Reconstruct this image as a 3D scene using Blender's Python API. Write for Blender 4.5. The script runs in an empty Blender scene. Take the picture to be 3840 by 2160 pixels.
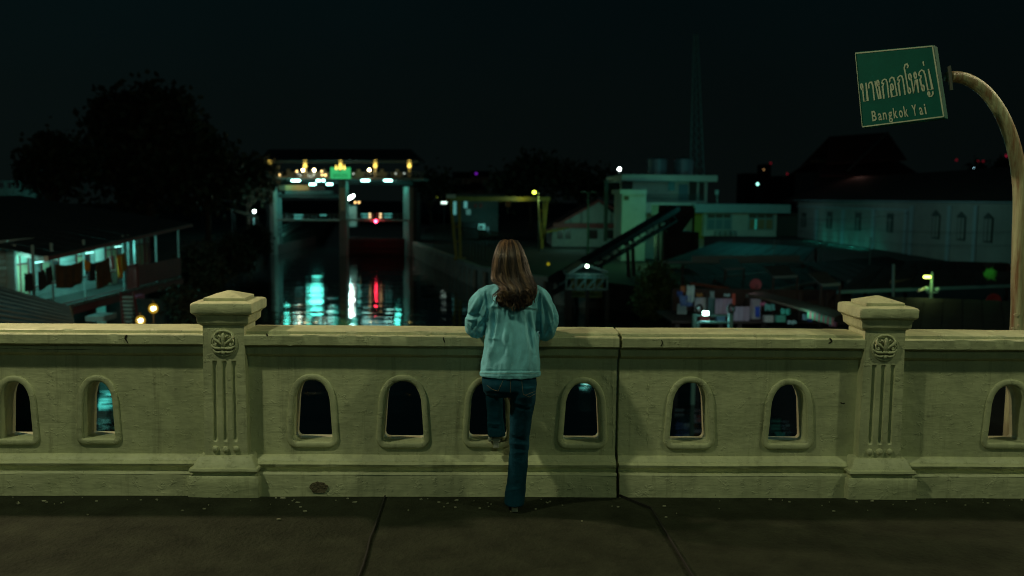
import bpy, bmesh, math, random
import numpy as np
from mathutils import Vector, Matrix, noise, Quaternion
R = math.radians
random.seed(7)
sc = bpy.context.scene
COL = sc.collection

# ---------------------------------------------------------------- camera
CAMZ, FPX = 1.77, 3420.0
PITCH, YAW, ROLL = R(5.68), R(-1.27), R(0.59)
cam_d = bpy.data.cameras.new('camera')
cam = bpy.data.objects.new('camera', cam_d)
COL.objects.link(cam)
CM = Matrix.Rotation(YAW, 4, 'Z') @ Matrix.Rotation(R(90) - PITCH, 4, 'X') @ Matrix.Rotation(ROLL, 4, 'Z')
cam.matrix_world = Matrix.Translation((0, 0, CAMZ)) @ CM
cam_d.sensor_width = 36.0
cam_d.lens = 36.0 * FPX / 3840
cam_d.clip_start = 0.05
cam_d.clip_end = 3000
cam_d.dof.use_dof = True
cam_d.dof.focus_distance = 5.25
cam_d.dof.aperture_fstop = 1.65
sc.camera = cam

# ---------------------------------------------------------------- night sky
world = bpy.data.worlds.new('World')
sc.world = world
world.use_nodes = True
wn, wl = world.node_tree.nodes, world.node_tree.links
wn.clear()
wo = wn.new('ShaderNodeOutputWorld'); wb = wn.new('ShaderNodeBackground')
tc = wn.new('ShaderNodeTexCoord'); sp = wn.new('ShaderNodeSeparateXYZ')
cr = wn.new('ShaderNodeValToRGB')
wl.new(tc.outputs['Generated'], sp.inputs[0]); wl.new(sp.outputs['Z'], cr.inputs[0])
cr.color_ramp.elements[0].position = 0.0
cr.color_ramp.elements[0].color = (0.0019, 0.0034, 0.0032, 1)
cr.color_ramp.elements[1].position = 1.0
cr.color_ramp.elements[1].color = (0.0009, 0.0036, 0.0041, 1)
e = cr.color_ramp.elements.new(0.10); e.color = (0.0016, 0.0035, 0.0034, 1)
e = cr.color_ramp.elements.new(0.22); e.color = (0.0009, 0.0036, 0.0041, 1)
wl.new(cr.outputs[0], wb.inputs['Color'])
gm = wn.new('ShaderNodeMapRange'); wl.new(sp.outputs['X'], gm.inputs[0])     # town glow is stronger to the left, over the canal
for i_, v_ in zip((1, 2, 3, 4), (-0.6, 0.6, 1.35, 0.8)): gm.inputs[i_].default_value = v_
gn = wn.new('ShaderNodeTexNoise'); gn.inputs['Scale'].default_value = 2.2; gn.inputs['Detail'].default_value = 4
wl.new(tc.outputs['Generated'], gn.inputs['Vector'])
gr = wn.new('ShaderNodeMapRange'); wl.new(gn.outputs[0], gr.inputs[0])
for i_, v_ in zip((1, 2, 3, 4), (0.3, 0.7, 0.85, 1.15)): gr.inputs[i_].default_value = v_
gx = wn.new('ShaderNodeMath'); gx.operation = 'MULTIPLY'; wl.new(gm.outputs[0], gx.inputs[0]); wl.new(gr.outputs[0], gx.inputs[1])
wl.new(gx.outputs[0], wb.inputs['Strength'])
wl.new(wb.outputs[0], wo.inputs[0])

sc.view_settings.view_transform = 'Standard'
sc.view_settings.look = 'None'
sc.view_settings.exposure = 0
sc.view_settings.gamma = 1
sc.view_settings.use_curve_mapping = False
sc.cycles.use_denoising = True
try: sc.cycles.denoiser = 'OPENIMAGEDENOISE'
except Exception: pass
sc.cycles.max_bounces = 6
sc.cycles.pixel_filter_type = 'BLACKMAN_HARRIS'
sc.cycles.filter_width = 1.05
sc.cycles.sample_clamp_indirect = 4.0
sc.cycles.use_light_tree = True

# ---------------------------------------------------------------- street light on the bridge
def lamp(name, kind, loc, power, color, size=0.1, target=None, cone=None, blend=0.5):
    d = bpy.data.lights.new(name, kind)
    d.energy = power; d.color = color
    if kind == 'AREA': d.size = size
    else: d.shadow_soft_size = size
    if kind == 'SPOT':
        d.spot_size = R(cone or 80); d.spot_blend = blend
    o = bpy.data.objects.new(name, d); COL.objects.link(o)
    o.location = loc
    if target is not None:
        o.rotation_euler = (Vector(target) - Vector(loc)).to_track_quat('-Z', 'Y').to_euler()
    return o
# three lamp heads of the bridge lighting, above and behind the camera, as their shadows on the wall tell
lamp('bridge_lamp_left', 'POINT', (-4.6, 2.2, 7.2), 620, (0.92, 0.98, 0.58), 0.14)
lamp('bridge_lamp_right', 'POINT', (7.0, 1.9, 7.4), 465, (0.90, 1.0, 0.56), 0.16)
lamp('bridge_lamp_far_left', 'POINT', (-5.6, 6.9, 4.9), 1000, (1.0, 0.78, 0.50), 0.14)
lamp('bridge_lamp_far_right', 'POINT', (8.6, 7.6, 6.2), 900, (1.0, 0.84, 0.50), 0.14)
lamp('bridge_lamp_middle', 'POINT', (1.2, -5.5, 6.2), 170, (0.60, 1.0, 0.62), 0.5)

# ---------------------------------------------------------------- pixel rays of the survey -> real places
def ray(px, py):
    v = Vector(((px - 1920) / FPX, -(py - 1080) / FPX, -1.0))
    return CM.to_3x3() @ v
CP = Vector((0, 0, CAMZ))
PXM = lambda Y: Y * 1.005 / FPX        # metres per survey pixel at distance Y
def at(px, py, Y):
    v = ray(px, py); return CP + v * ((Y) / v.y)
def on(px, py, z):
    v = ray(px, py); return CP + v * ((z - CAMZ) / v.z)
def onx(px, py, X):
    v = ray(px, py); return CP + v * (X / v.x)
def onpl(px, py, p0, n):
    v = ray(px, py); return CP + v * ((Vector(p0) - CP).dot(n) / v.dot(n))

# ---------------------------------------------------------------- materials
MATS = {}
def mat(name, col, rough=0.7, metal=0.0, var=0.0, vscale=3.0, bump=0.0, bscale=20.0, emit=None, es=1.0,
        stain=None, stain_amt=0.0, stain_scale=2.0, spec=0.5, coord='Object', stretch=(1, 1, 1), trans=0.0, sheen=0.0):
    if name in MATS: return MATS[name]
    m = bpy.data.materials.new(name); m.use_nodes = True
    n, l = m.node_tree.nodes, m.node_tree.links
    b = n['Principled BSDF']
    b.inputs['Base Color'].default_value = (*col, 1)
    b.inputs['Roughness'].default_value = rough
    b.inputs['Metallic'].default_value = metal
    b.inputs['Specular IOR Level'].default_value = spec
    if trans: b.inputs['Transmission Weight'].default_value = trans
    if sheen: b.inputs['Sheen Weight'].default_value = sheen
    if emit is not None:
        b.inputs['Emission Color'].default_value = (*emit, 1)
        b.inputs['Emission Strength'].default_value = es
    t = n.new('ShaderNodeTexCoord'); mp = n.new('ShaderNodeMapping')
    mp.inputs['Scale'].default_value = stretch
    l.new(t.outputs[coord], mp.inputs[0])
    last = None
    if var > 0:
        nz = n.new('ShaderNodeTexNoise'); nz.inputs['Scale'].default_value = vscale
        nz.inputs['Detail'].default_value = 6; nz.inputs['Roughness'].default_value = 0.65
        l.new(mp.outputs[0], nz.inputs['Vector'])
        mr = n.new('ShaderNodeMapRange'); mr.inputs[1].default_value = 0.3; mr.inputs[2].default_value = 0.7
        mr.inputs[3].default_value = 1 - var; mr.inputs[4].default_value = 1 + var * 0.6
        l.new(nz.outputs[0], mr.inputs[0])
        mx = n.new('ShaderNodeMix'); mx.data_type = 'RGBA'; mx.blend_type = 'MULTIPLY'; mx.inputs[0].default_value = 1
        mx.inputs[6].default_value = (*col, 1); l.new(mr.outputs[0], mx.inputs[7])
        last = mx.outputs[2]
    if stain is not None:
        nz2 = n.new('ShaderNodeTexNoise'); nz2.inputs['Scale'].default_value = stain_scale
        nz2.inputs['Detail'].default_value = 9; nz2.inputs['Roughness'].default_value = 0.72
        l.new(mp.outputs[0], nz2.inputs['Vector'])
        r2 = n.new('ShaderNodeMapRange'); r2.inputs[1].default_value = 0.66 - 0.2 * stain_amt; r2.inputs[2].default_value = 0.74 - 0.1 * stain_amt
        r2.inputs[4].default_value = 0.85
        l.new(nz2.outputs[0], r2.inputs[0])
        mx2 = n.new('ShaderNodeMix'); mx2.data_type = 'RGBA'
        l.new(r2.outputs[0], mx2.inputs[0])
        if last: l.new(last, mx2.inputs[6])
        else: mx2.inputs[6].default_value = (*col, 1)
        mx2.inputs[7].default_value = (*stain, 1)
        last = mx2.outputs[2]
    if last: l.new(last, b.inputs['Base Color'])
    if bump > 0:
        nb = n.new('ShaderNodeTexNoise'); nb.inputs['Scale'].default_value = bscale
        nb.inputs['Detail'].default_value = 8; nb.inputs['Roughness'].default_value = 0.6
        l.new(mp.outputs[0], nb.inputs['Vector'])
        bp = n.new('ShaderNodeBump'); bp.inputs['Strength'].default_value = bump
        bp.inputs['Distance'].default_value = 0.02
        l.new(nb.outputs[0], bp.inputs['Height']); l.new(bp.outputs[0], b.inputs['Normal'])
    MATS[name] = m
    return m

def plaster():
    """hand-laid white paint over plaster: brush ridges, flaked patches, soot specks"""
    if 'plaster' in MATS: return MATS['plaster']
    m = bpy.data.materials.new('painted_plaster'); m.use_nodes = True
    n, l = m.node_tree.nodes, m.node_tree.links
    b = n['Principled BSDF']; b.inputs['Roughness'].default_value = 0.48
    b.inputs['Specular IOR Level'].default_value = 0.35
    t = n.new('ShaderNodeTexCoord')
    def nz(scale, det=6, ro=0.6, st=(1, 1, 1)):
        mp = n.new('ShaderNodeMapping'); mp.inputs['Scale'].default_value = st
        l.new(t.outputs['Object'], mp.inputs[0])
        q = n.new('ShaderNodeTexNoise'); q.inputs['Scale'].default_value = scale
        q.inputs['Detail'].default_value = det; q.inputs['Roughness'].default_value = ro
        l.new(mp.outputs[0], q.inputs['Vector']); return q.outputs[0]
    def rng(s, a, c, lo, hi):
        q = n.new('ShaderNodeMapRange'); l.new(s, q.inputs[0])
        for i, v in zip((1, 2, 3, 4), (a, c, lo, hi)): q.inputs[i].default_value = v
        return q.outputs[0]
    def mixc(f, a, c, mode='MIX'):
        q = n.new('ShaderNodeMix'); q.data_type = 'RGBA'; q.blend_type = mode
        if isinstance(f, float): q.inputs[0].default_value = f
        else: l.new(f, q.inputs[0])
        for i, v in ((6, a), (7, c)):
            if isinstance(v, tuple): q.inputs[i].default_value = (*v, 1)
            else: l.new(v, q.inputs[i])
        return q.outputs[2]
    base = mixc(rng(nz(1.3, 5), .35, .65, 0, 1), (0.58, 0.58, 0.37), (0.47, 0.49, 0.30))
    base = mixc(rng(nz(7, 8, .7, (1, 1, .35)), .42, .72, 0, .55), base, (0.30, 0.31, 0.21))
    base = mixc(rng(nz(22, 6, .7), .60, .70, 0, .5), base, (0.23, 0.22, 0.15))
    base = mixc(rng(nz(2.2, 9, .8, (1, 1, 1.6)), .662, .69, 0, .85), base, (0.07, 0.065, 0.045))
    base = mixc(rng(nz(60, 2, .5), .76, .79, 0, .9), base, (0.03, 0.03, 0.025))
    base = mixc(rng(nz(3.2, 7, .75, (3.5, 3.5, .22)), .55, .72, 0, .65), base, (0.21, 0.21, 0.13))
    l.new(base, b.inputs['Base Color'])
    def bump(h, s, d, prev=None):
        q = n.new('ShaderNodeBump'); q.inputs['Strength'].default_value = s; q.inputs['Distance'].default_value = d
        l.new(h, q.inputs['Height'])
        if prev: l.new(prev, q.inputs['Normal'])
        return q.outputs[0]
    b1 = bump(nz(4.5, 3, .5), .9, .022)
    b2 = bump(nz(26, 5, .6, (.35, 1, 1.5)), .55, .006, b1)
    b3 = bump(rng(nz(16, 4, .75), .57, .65, 0, 1), .45, .005, b2)
    l.new(b3, b.inputs['Normal'])
    MATS['plaster'] = m
    return m

# ---------------------------------------------------------------- mesh helpers
ORG = {}
def meta(o, label=None, cat=None, group=None, kind=None):
    if label: o['label'] = label
    if cat: o['category'] = cat
    if group: o['group'] = group
    if kind: o['kind'] = kind
    return o
def thing(name, loc, label, cat, group=None):
    o = bpy.data.objects.new(name, None); COL.objects.link(o)
    o.empty_display_size = 0.2
    o.location = loc; ORG[o.name] = Vector(loc)
    return meta(o, label, cat, group)
def link_mesh(name, me, m, parent=None, smooth=False):
    o = bpy.data.objects.new(name, me); COL.objects.link(o)
    if m is not None and len(me.materials) == 0: me.materials.append(m)
    if smooth:
        me.polygons.foreach_set('use_smooth', [True] * len(me.polygons))
    if parent is not None:
        org = ORG[parent.name]; o.parent = parent; ORG[o.name] = org
        me.transform(Matrix.Translation(-org))
    else:
        n = len(me.vertices)
        a = np.empty(n * 3, dtype=np.float32); me.vertices.foreach_get('co', a); a = a.reshape(-1, 3)
        org = Vector(((a[:, 0].min() + a[:, 0].max()) / 2, (a[:, 1].min() + a[:, 1].max()) / 2, a[:, 2].min()))
        me.transform(Matrix.Translation(-org)); o.location = org; ORG[o.name] = org
    return o
class MB:
    def __init__(s): s.v = []; s.f = []
    def add(s, vs, fs):
        k = len(s.v); s.v += [tuple(v) for v in vs]; s.f += [tuple(i + k for i in f) for f in fs]; return s
    def box(s, x0, x1, y0, y1, z0, z1, M=None):
        vs = [Vector((x, y, z)) for x in (x0, x1) for y in (y0, y1) for z in (z0, z1)]
        if M is not None: vs = [M @ v for v in vs]
        return s.add(vs, [(0, 1, 3, 2), (4, 6, 7, 5), (0, 4, 5, 1), (2, 3, 7, 6), (0, 2, 6, 4), (1, 5, 7, 3)])
    def bar(s, a, b, w, h=None, up=(0, 0, 1)):
        a, b = Vector(a), Vector(b); h = h or w
        d = (b - a).normalized(); up = Vector(up)
        if abs(d.dot(up)) > .97: up = Vector((0, 1, 0))
        r = d.cross(up).normalized() * (w / 2); u = r.cross(d).normalized() * (h / 2)
        vs = [a - r - u, a + r - u, a + r + u, a - r + u, b - r - u, b + r - u, b + r + u, b - r + u]
        return s.add(vs, [(3, 2, 1, 0), (4, 5, 6, 7), (0, 1, 5, 4), (1, 2, 6, 5), (2, 3, 7, 6), (3, 0, 4, 7)])
    def tube(s, pts, r, n=8, cap=True):
        pts = [Vector(p) for p in pts]; rs = r if isinstance(r, (list, tuple)) else [r] * len(pts)
        rings = []; prev = None
        for i, p in enumerate(pts):
            d = (pts[min(i + 1, len(pts) - 1)] - pts[max(i - 1, 0)]).normalized()
            if prev is None: q = d.orthogonal().normalized()
            else: q = (prev - d * prev.dot(d)).normalized()
            prev = q; w = d.cross(q)
            rings.append([p + (q * math.cos(t) + w * math.sin(t)) * rs[i] for t in [2 * math.pi * k / n for k in range(n)]])
        vs = [v for rg in rings for v in rg]; fs = []
        for i in range(len(pts) - 1):
            for k in range(n):
                a, b = i * n + k, i * n + (k + 1) % n
                fs.append((a, b, b + n, a + n))
        if cap: fs.append(tuple(range(n - 1, -1, -1))); fs.append(tuple((len(pts) - 1) * n + k for k in range(n)))
        return s.add(vs, fs)
    def ball(s, c, r, n=10, m=6, sz=(1, 1, 1)):
        vs = []; fs = []
        for j in range(m + 1):
            ph = math.pi * j / m
            for k in range(n):
                th = 2 * math.pi * k / n
                vs.append((c[0] + r * sz[0] * math.sin(ph) * math.cos(th), c[1] + r * sz[1] * math.sin(ph) * math.sin(th), c[2] + r * sz[2] * math.cos(ph)))
        for j in range(m):
            for k in range(n):
                a = j * n + k; b = j * n + (k + 1) % n
                if j == 0: fs.append((a, b + n, a + n))
                elif j == m - 1: fs.append((a, b, a + n))
                else: fs.append((a, b, b + n, a + n))
        return s.add(vs, fs)
    def loft(s, rings, close=True, cap=True):
        n = len(rings[0]); vs = [v for r in rings for v in r]; fs = []
        for i in range(len(rings) - 1):
            for k in range(n if close else n - 1):
                a, b = i * n + k, i * n + (k + 1) % n
                fs.append((a, b, b + n, a + n))
        if cap: fs.append(tuple(range(n - 1, -1, -1))); fs.append(tuple((len(rings) - 1) * n + k for k in range(n)))
        return s.add(vs, fs)
    def quad(s, *p): return s.add(p, [tuple(range(len(p)))])
    def prism(s, poly, d):
        """poly: coplanar points, d: thickness vector"""
        d = Vector(d); n = len(poly)
        vs = [Vector(p) for p in poly] + [Vector(p) + d for p in poly]
        return s.add(vs, [tuple(range(n)), tuple(range(2 * n - 1, n - 1, -1))] + [(i, n + i, n + (i + 1) % n, (i + 1) % n) for i in range(n)])
    def mesh(s, name):
        me = bpy.data.meshes.new(name); me.from_pydata(s.v, [], s.f); me.update()
        bm = bmesh.new(); bm.from_mesh(me)
        bmesh.ops.remove_doubles(bm, verts=bm.verts, dist=1e-6)
        bmesh.ops.recalc_face_normals(bm, faces=bm.faces); bm.to_mesh(me); bm.free()
        return me
    def build(s, name, m, parent=None, smooth=False, bevel=0.0):
        me = s.mesh(name)
        if bevel > 0:
            bm = bmesh.new(); bm.from_mesh(me)
            es = [e for e in bm.edges if len(e.link_faces) == 2 and e.calc_face_angle(0) > R(25)]
            bmesh.ops.bevel(bm, geom=es, offset=bevel, segments=2, affect='EDGES', profile=.6)
            bm.to_mesh(me); bm.free()
        return link_mesh(name, me, m, parent, smooth)
def setsmooth(o, ang=40):
    me = o.data
    me.polygons.foreach_set('use_smooth', [True] * len(me.polygons))
    bm = bmesh.new(); bm.from_mesh(me)
    for e in bm.edges:
        if len(e.link_faces) == 2 and e.calc_face_angle(0) > R(ang): e.smooth = False
    bm.to_mesh(me); bm.free()
    return o
def clone(root, loc=None, rot=None, label=None, scale=None):
    def cp(o, par):
        c = o.copy(); COL.objects.link(c); c.parent = par
        for ch in [x for x in bpy.data.objects if x.parent == o]: cp(ch, c)
        return c
    c = cp(root, None)
    if loc is not None: c.location = loc
    if rot is not None: c.rotation_euler = rot
    if scale is not None: c.scale = scale
    if label: c['label'] = label
    ORG[c.name] = Vector(c.location)
    return c
# ================================================================ the bridge: walkway, road, parapet
YF = 5.38           # panel face of the parapet
M_PL = plaster()
GZ = 0.0
def zf(py, Y, px=1920): return at(px, py, Y).z
def zl(py, Y): return at(300, py, Y).z      # heights measured at the left bay
xJ = at(2316, 1500, YF).x                   # expansion joint
xPL, xPR = at(843, 1500, 5.30).x, at(3308, 1500, 5.30).x   # pillar centres
# profiles (y, z) of the mouldings, front side from top to bottom
zT = zl(1238, 5.335)
coping_prof = [(5.60, zl(1213, 5.60)), (5.345, zT + .006), (5.336, zT), (5.333, zl(1248, 5.333)), (5.304, zl(1251, 5.304)), (5.298, zl(1256, 5.298)),
               (5.300, zl(1288, 5.300)), (5.306, zl(1291, 5.306)), (5.338, zl(1292, 5.338)), (5.340, zl(1297, 5.340)), (5.332, zl(1301, 5.332)),
               (5.335, zl(1322, 5.335)), (5.352, zl(1327, 5.352)), (YF - .004, zl(1331, YF))]
zCB = coping_prof[-1][1]
coping_prof += [(5.56, zCB), (5.56, zl(1301, 5.335)), (5.60, zl(1297, 5.34))]
zMT = zl(1700, YF)
base_prof = [(5.56, zMT), (YF - .004, zMT), (5.366, zl(1706, 5.366)), (5.340, zl(1722, 5.340)), (5.337, zl(1727, 5.337)), (5.322, zl(1730, 5.322)), (5.309, zl(1738, 5.309)),
             (5.314, zl(1747, 5.314)), (5.332, zl(1751, 5.332)), (5.334, zl(1763, 5.334)), (5.326, zl(1766, 5.326)), (5.292, zl(1768, 5.292)), (5.284, zl(1777, 5.284))]
zPT = base_prof[-1][1]
base_prof += [(5.56, zPT)]
plinth_prof = [(5.56, zPT - .0005), (5.286, zPT - .0005), (5.283, zPT - .02), (5.286, .03), (5.280, -.02), (5.56, -.02)]

def extrude_x(name, prof, x0, x1, parent, amp=.0022, chips=0.0, step=.022, seed=0, label=None):
    n = max(2, int((x1 - x0) / step)); rings = []
    for i in range(n + 1):
        x = x0 + (x1 - x0) * i / n
        endf = min(i, n - i)
        rg = []
        for j, (y, z) in enumerate(prof):
            p = Vector((x * 2.2, y * 9 + seed, z * 9))
            d = noise.noise_vector(p) * amp + noise.noise_vector(p * 5) * amp * .45
            c = 0
            if chips and y < 5.50:
                q = noise.noise(Vector((x * 14 + seed * 3, z * 30, j * 1.7)))
                if q > .42: c = (q - .42) * chips
            if endf == 0: d += Vector((noise.noise(Vector((y * 40, z * 18, x0))) * .006, 0, 0))
            wob = noise.noise(Vector((x * .9, seed, 3))) * .003
            rg.append(Vector((x, y + c * .5, z + wob - (c * .7 if z > zCB else -c * .2))) + Vector((d.x if endf == 0 else 0, d.y, d.z)))
        rings.append(rg)
    mb = MB().loft(rings)
    o = mb.build(name, M_PL, parent)
    setsmooth(o, 38)
    if label: o['label'] = label
    return o

def arch_outline(xc, zb, w_bot, w_mid, h, rb=.03, n=11, flat=0.0):
    """egg-shaped arch: flat foot with rounded corners, sides lean in a little"""
    pts = []
    wb = w_bot / 2; wm = w_mid / 2
    for t in range(5):                      # bottom right corner
        a = -math.pi / 2 + math.pi / 2 * t / 4
        pts.append((xc + wb - rb + rb * math.cos(a), zb + rb + rb * math.sin(a)))
    zs = zb + h * .56
    for k in range(1, 3):
        f = k / 3; pts.append((xc + wb + (wm - wb) * f, zb + rb + (zs - zb - rb) * f))
    for k in range(n + 1):
        a = math.pi * k / n
        pts.append((xc + wm * math.copysign(abs(math.cos(a)) ** .86, math.cos(a)), zs + (zb + h - zs) * math.sin(a) ** .92))
    for k in range(2, 0, -1):
        f = k / 3; pts.append((xc - wb - (wm - wb) * f, zb + rb + (zs - zb - rb) * f))
    for t in range(5):
        a = -math.pi - (-math.pi / 2) * t / 4
        pts.append((xc - wb + rb + rb * math.cos(a), zb + rb + rb * math.sin(a)))
    return pts

# openings: pixel box of the hole at the panel face (left, right, top, bottom), corner radius
OPEN = [(0, 126, 1435, 1645, .006), (313, 433, 1433, 1643, .006), (1112, 1242, 1428, 1655, .03), (1448, 1584, 1432, 1658, .03),
        (1770, 1895, 1436, 1656, .03), (2116, 2240, 1440, 1660, .03), (2515, 2644, 1438, 1662, .03), (2884, 3012, 1446, 1662, .022),
        (3706, 3832, 1448, 1660, .015), (-350, -225, 1435, 1645, .006), (4070, 4200, 1450, 1664, .015)]
OPN = []
for (l_, r_, t_, b_, rb) in OPEN:
    if 900 < l_ < 1900: l_ -= 13; r_ += 5
    elif l_ > 1900: l_ -= 5; r_ += 13
    t_ -= 3; b_ += 3
    a = at(l_, b_, YF); c = at(r_, b_, YF); tp = at((l_ + r_) / 2, t_, YF); bt = at((l_ + r_) / 2, b_, YF)
    OPN.append(((a.x + c.x) / 2, bt.z, c.x - a.x, tp.z - bt.z, rb))

def panel(x0, x1, holes, parent, seed):
    cu = bpy.data.curves.new('panel', 'CURVE'); cu.dimensions = '2D'; cu.fill_mode = 'BOTH'; cu.extrude = .09
    def spl(pts):
        s = cu.splines.new('POLY'); s.points.add(len(pts) - 1)
        for i, p in enumerate(pts): s.points[i].co = (p[0], p[1], 0, 1)
        s.use_cyclic_u = True
    edge = []
    N = 40
    for i in range(N): edge.append((x0 + noise.noise(Vector((0, i * .7, seed))) * .004, zMT + (zCB - zMT) * (1 - i / N)))
    for i in range(4): edge.append((x0 + (x1 - x0) * i / 4, zMT))
    for i in range(N): edge.append((x1 + noise.noise(Vector((4, i * .7, seed))) * .004, zMT + (zCB - zMT) * (i / N)))
    for i in range(4): edge.append((x1 - (x1 - x0) * i / 4, zCB))
    spl(edge)
    for h in holes: spl(arch_outline(h[0], h[1], h[2], h[2] * .90, h[3], h[4]))
    tmp = bpy.data.objects.new('tmp', cu); COL.objects.link(tmp)
    me = bpy.data.meshes.new_from_object(tmp.evaluated_get(bpy.context.evaluated_depsgraph_get()))
    bpy.data.objects.remove(tmp); bpy.data.curves.remove(cu)
    me.transform(Matrix(((1, 0, 0, 0), (0, 0, 1, YF + .09), (0, 1, 0, 0), (0, 0, 0, 1))))
    bm = bmesh.new(); bm.from_mesh(me); bmesh.ops.remove_doubles(bm, verts=bm.verts, dist=1e-5)
    bmesh.ops.recalc_face_normals(bm, faces=bm.faces); bm.to_mesh(me); bm.free()
    me.materials.clear()
    return link_mesh('panel', me, M_PL, parent)

def surround(h, parent):
    out = arch_outline(h[0], h[1], h[2] + .012, h[2] * .90 + .012, h[3] + .006, max(h[4], .012), n=16)
    # rounded band built as rings following the outline
    cx, cz = h[0], h[1] + h[3] * .45
    n = len(out); rings = []
    W, D = .037, .015
    for i in range(n):
        p = Vector((out[i][0], 0, out[i][1])); a = Vector((out[i - 1][0], 0, out[i - 1][1])); b = Vector((out[(i + 1) % n][0], 0, out[(i + 1) % n][1]))
        tdir = (b - a).normalized(); nrm = Vector((tdir.z, 0, -tdir.x))
        if nrm.dot(p - Vector((cx, 0, cz))) < 0: nrm = -nrm
        rg = []
        wob = 1 + .10 * noise.noise(p * 7 + Vector((h[0], 0, 0)))
        for k in range(9):
            t = math.pi * k / 8
            u = W / 2 * (1 - math.cos(t)); d = D * math.sin(t) ** .5 * wob
            off = nrm * (u - .004)
            rg.append(Vector((p.x + off.x, YF - .0 - d + (.012 if k in (0, 8) else 0), p.z + off.z)))
        rings.append(rg)
    rings.append(rings[0])
    o = MB().loft(rings, close=False, cap=False).build('opening_surround', M_PL, parent, smooth=True)
    return o

def wall_section(x0, x1, idx, label, seed):
    t = thing('parapet_wall', ((x0 + x1) / 2, YF, 0), label, 'parapet', 'cream plaster parapet sections between the pillars')
    panel(x0, x1, [OPN[i] for i in idx], t, seed)
    for i in idx: surround(OPN[i], t)
    extrude_x('coping', coping_prof, x0, x1, t, chips=.035, seed=seed)
    extrude_x('base_moulding', base_prof, x0, x1, t, chips=.02, seed=seed + 5)
    extrude_x('plinth', plinth_prof, x0, x1, t, amp=.003, chips=.02, seed=seed + 9)
    return t
PWH = .119
wall_section(-5.6, xPL - PWH, (0, 1, 9), 'cream parapet wall left of the left pillar, its openings with square lower corners', 1.0)
wall_section(xPL + PWH, xJ - .009, (2, 3, 4, 5), 'long cream parapet wall with four arched openings that the woman leans on', 2.0)
wall_section(xJ + .009, xPR - PWH, (6, 7), 'cream parapet wall with two arched openings between the black joint and the right pillar', 3.0)
wall_section(xPR + PWH, 6.2, (8, 10), 'cream parapet wall at the right edge, below the curved signpost', 4.0)

def sq_ring(cx, cy, hx, hy, z, nz=.0, seg=4, seed=0, rc=.008):
    pts = []
    for (sx, sy, a0) in ((1, -1, -90), (1, 1, 0), (-1, 1, 90), (-1, -1, 180)):
        for k in range(3):
            a = R(a0 + 45 * k)
            pts.append(Vector((cx + sx * (hx - rc) + rc * math.cos(a), cy + sy * (hy - rc) + rc * math.sin(a), z)))
    out = []
    for i in range(len(pts)):
        a, b = pts[i], pts[(i + 1) % len(pts)]
        m = seg if i % 3 == 2 else 1
        for k in range(m):
            p = a.lerp(b, k / m)
            if nz: p = p + noise.noise_vector(p * 14 + Vector((seed, 0, 0))) * nz
            out.append(p)
    return out

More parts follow.
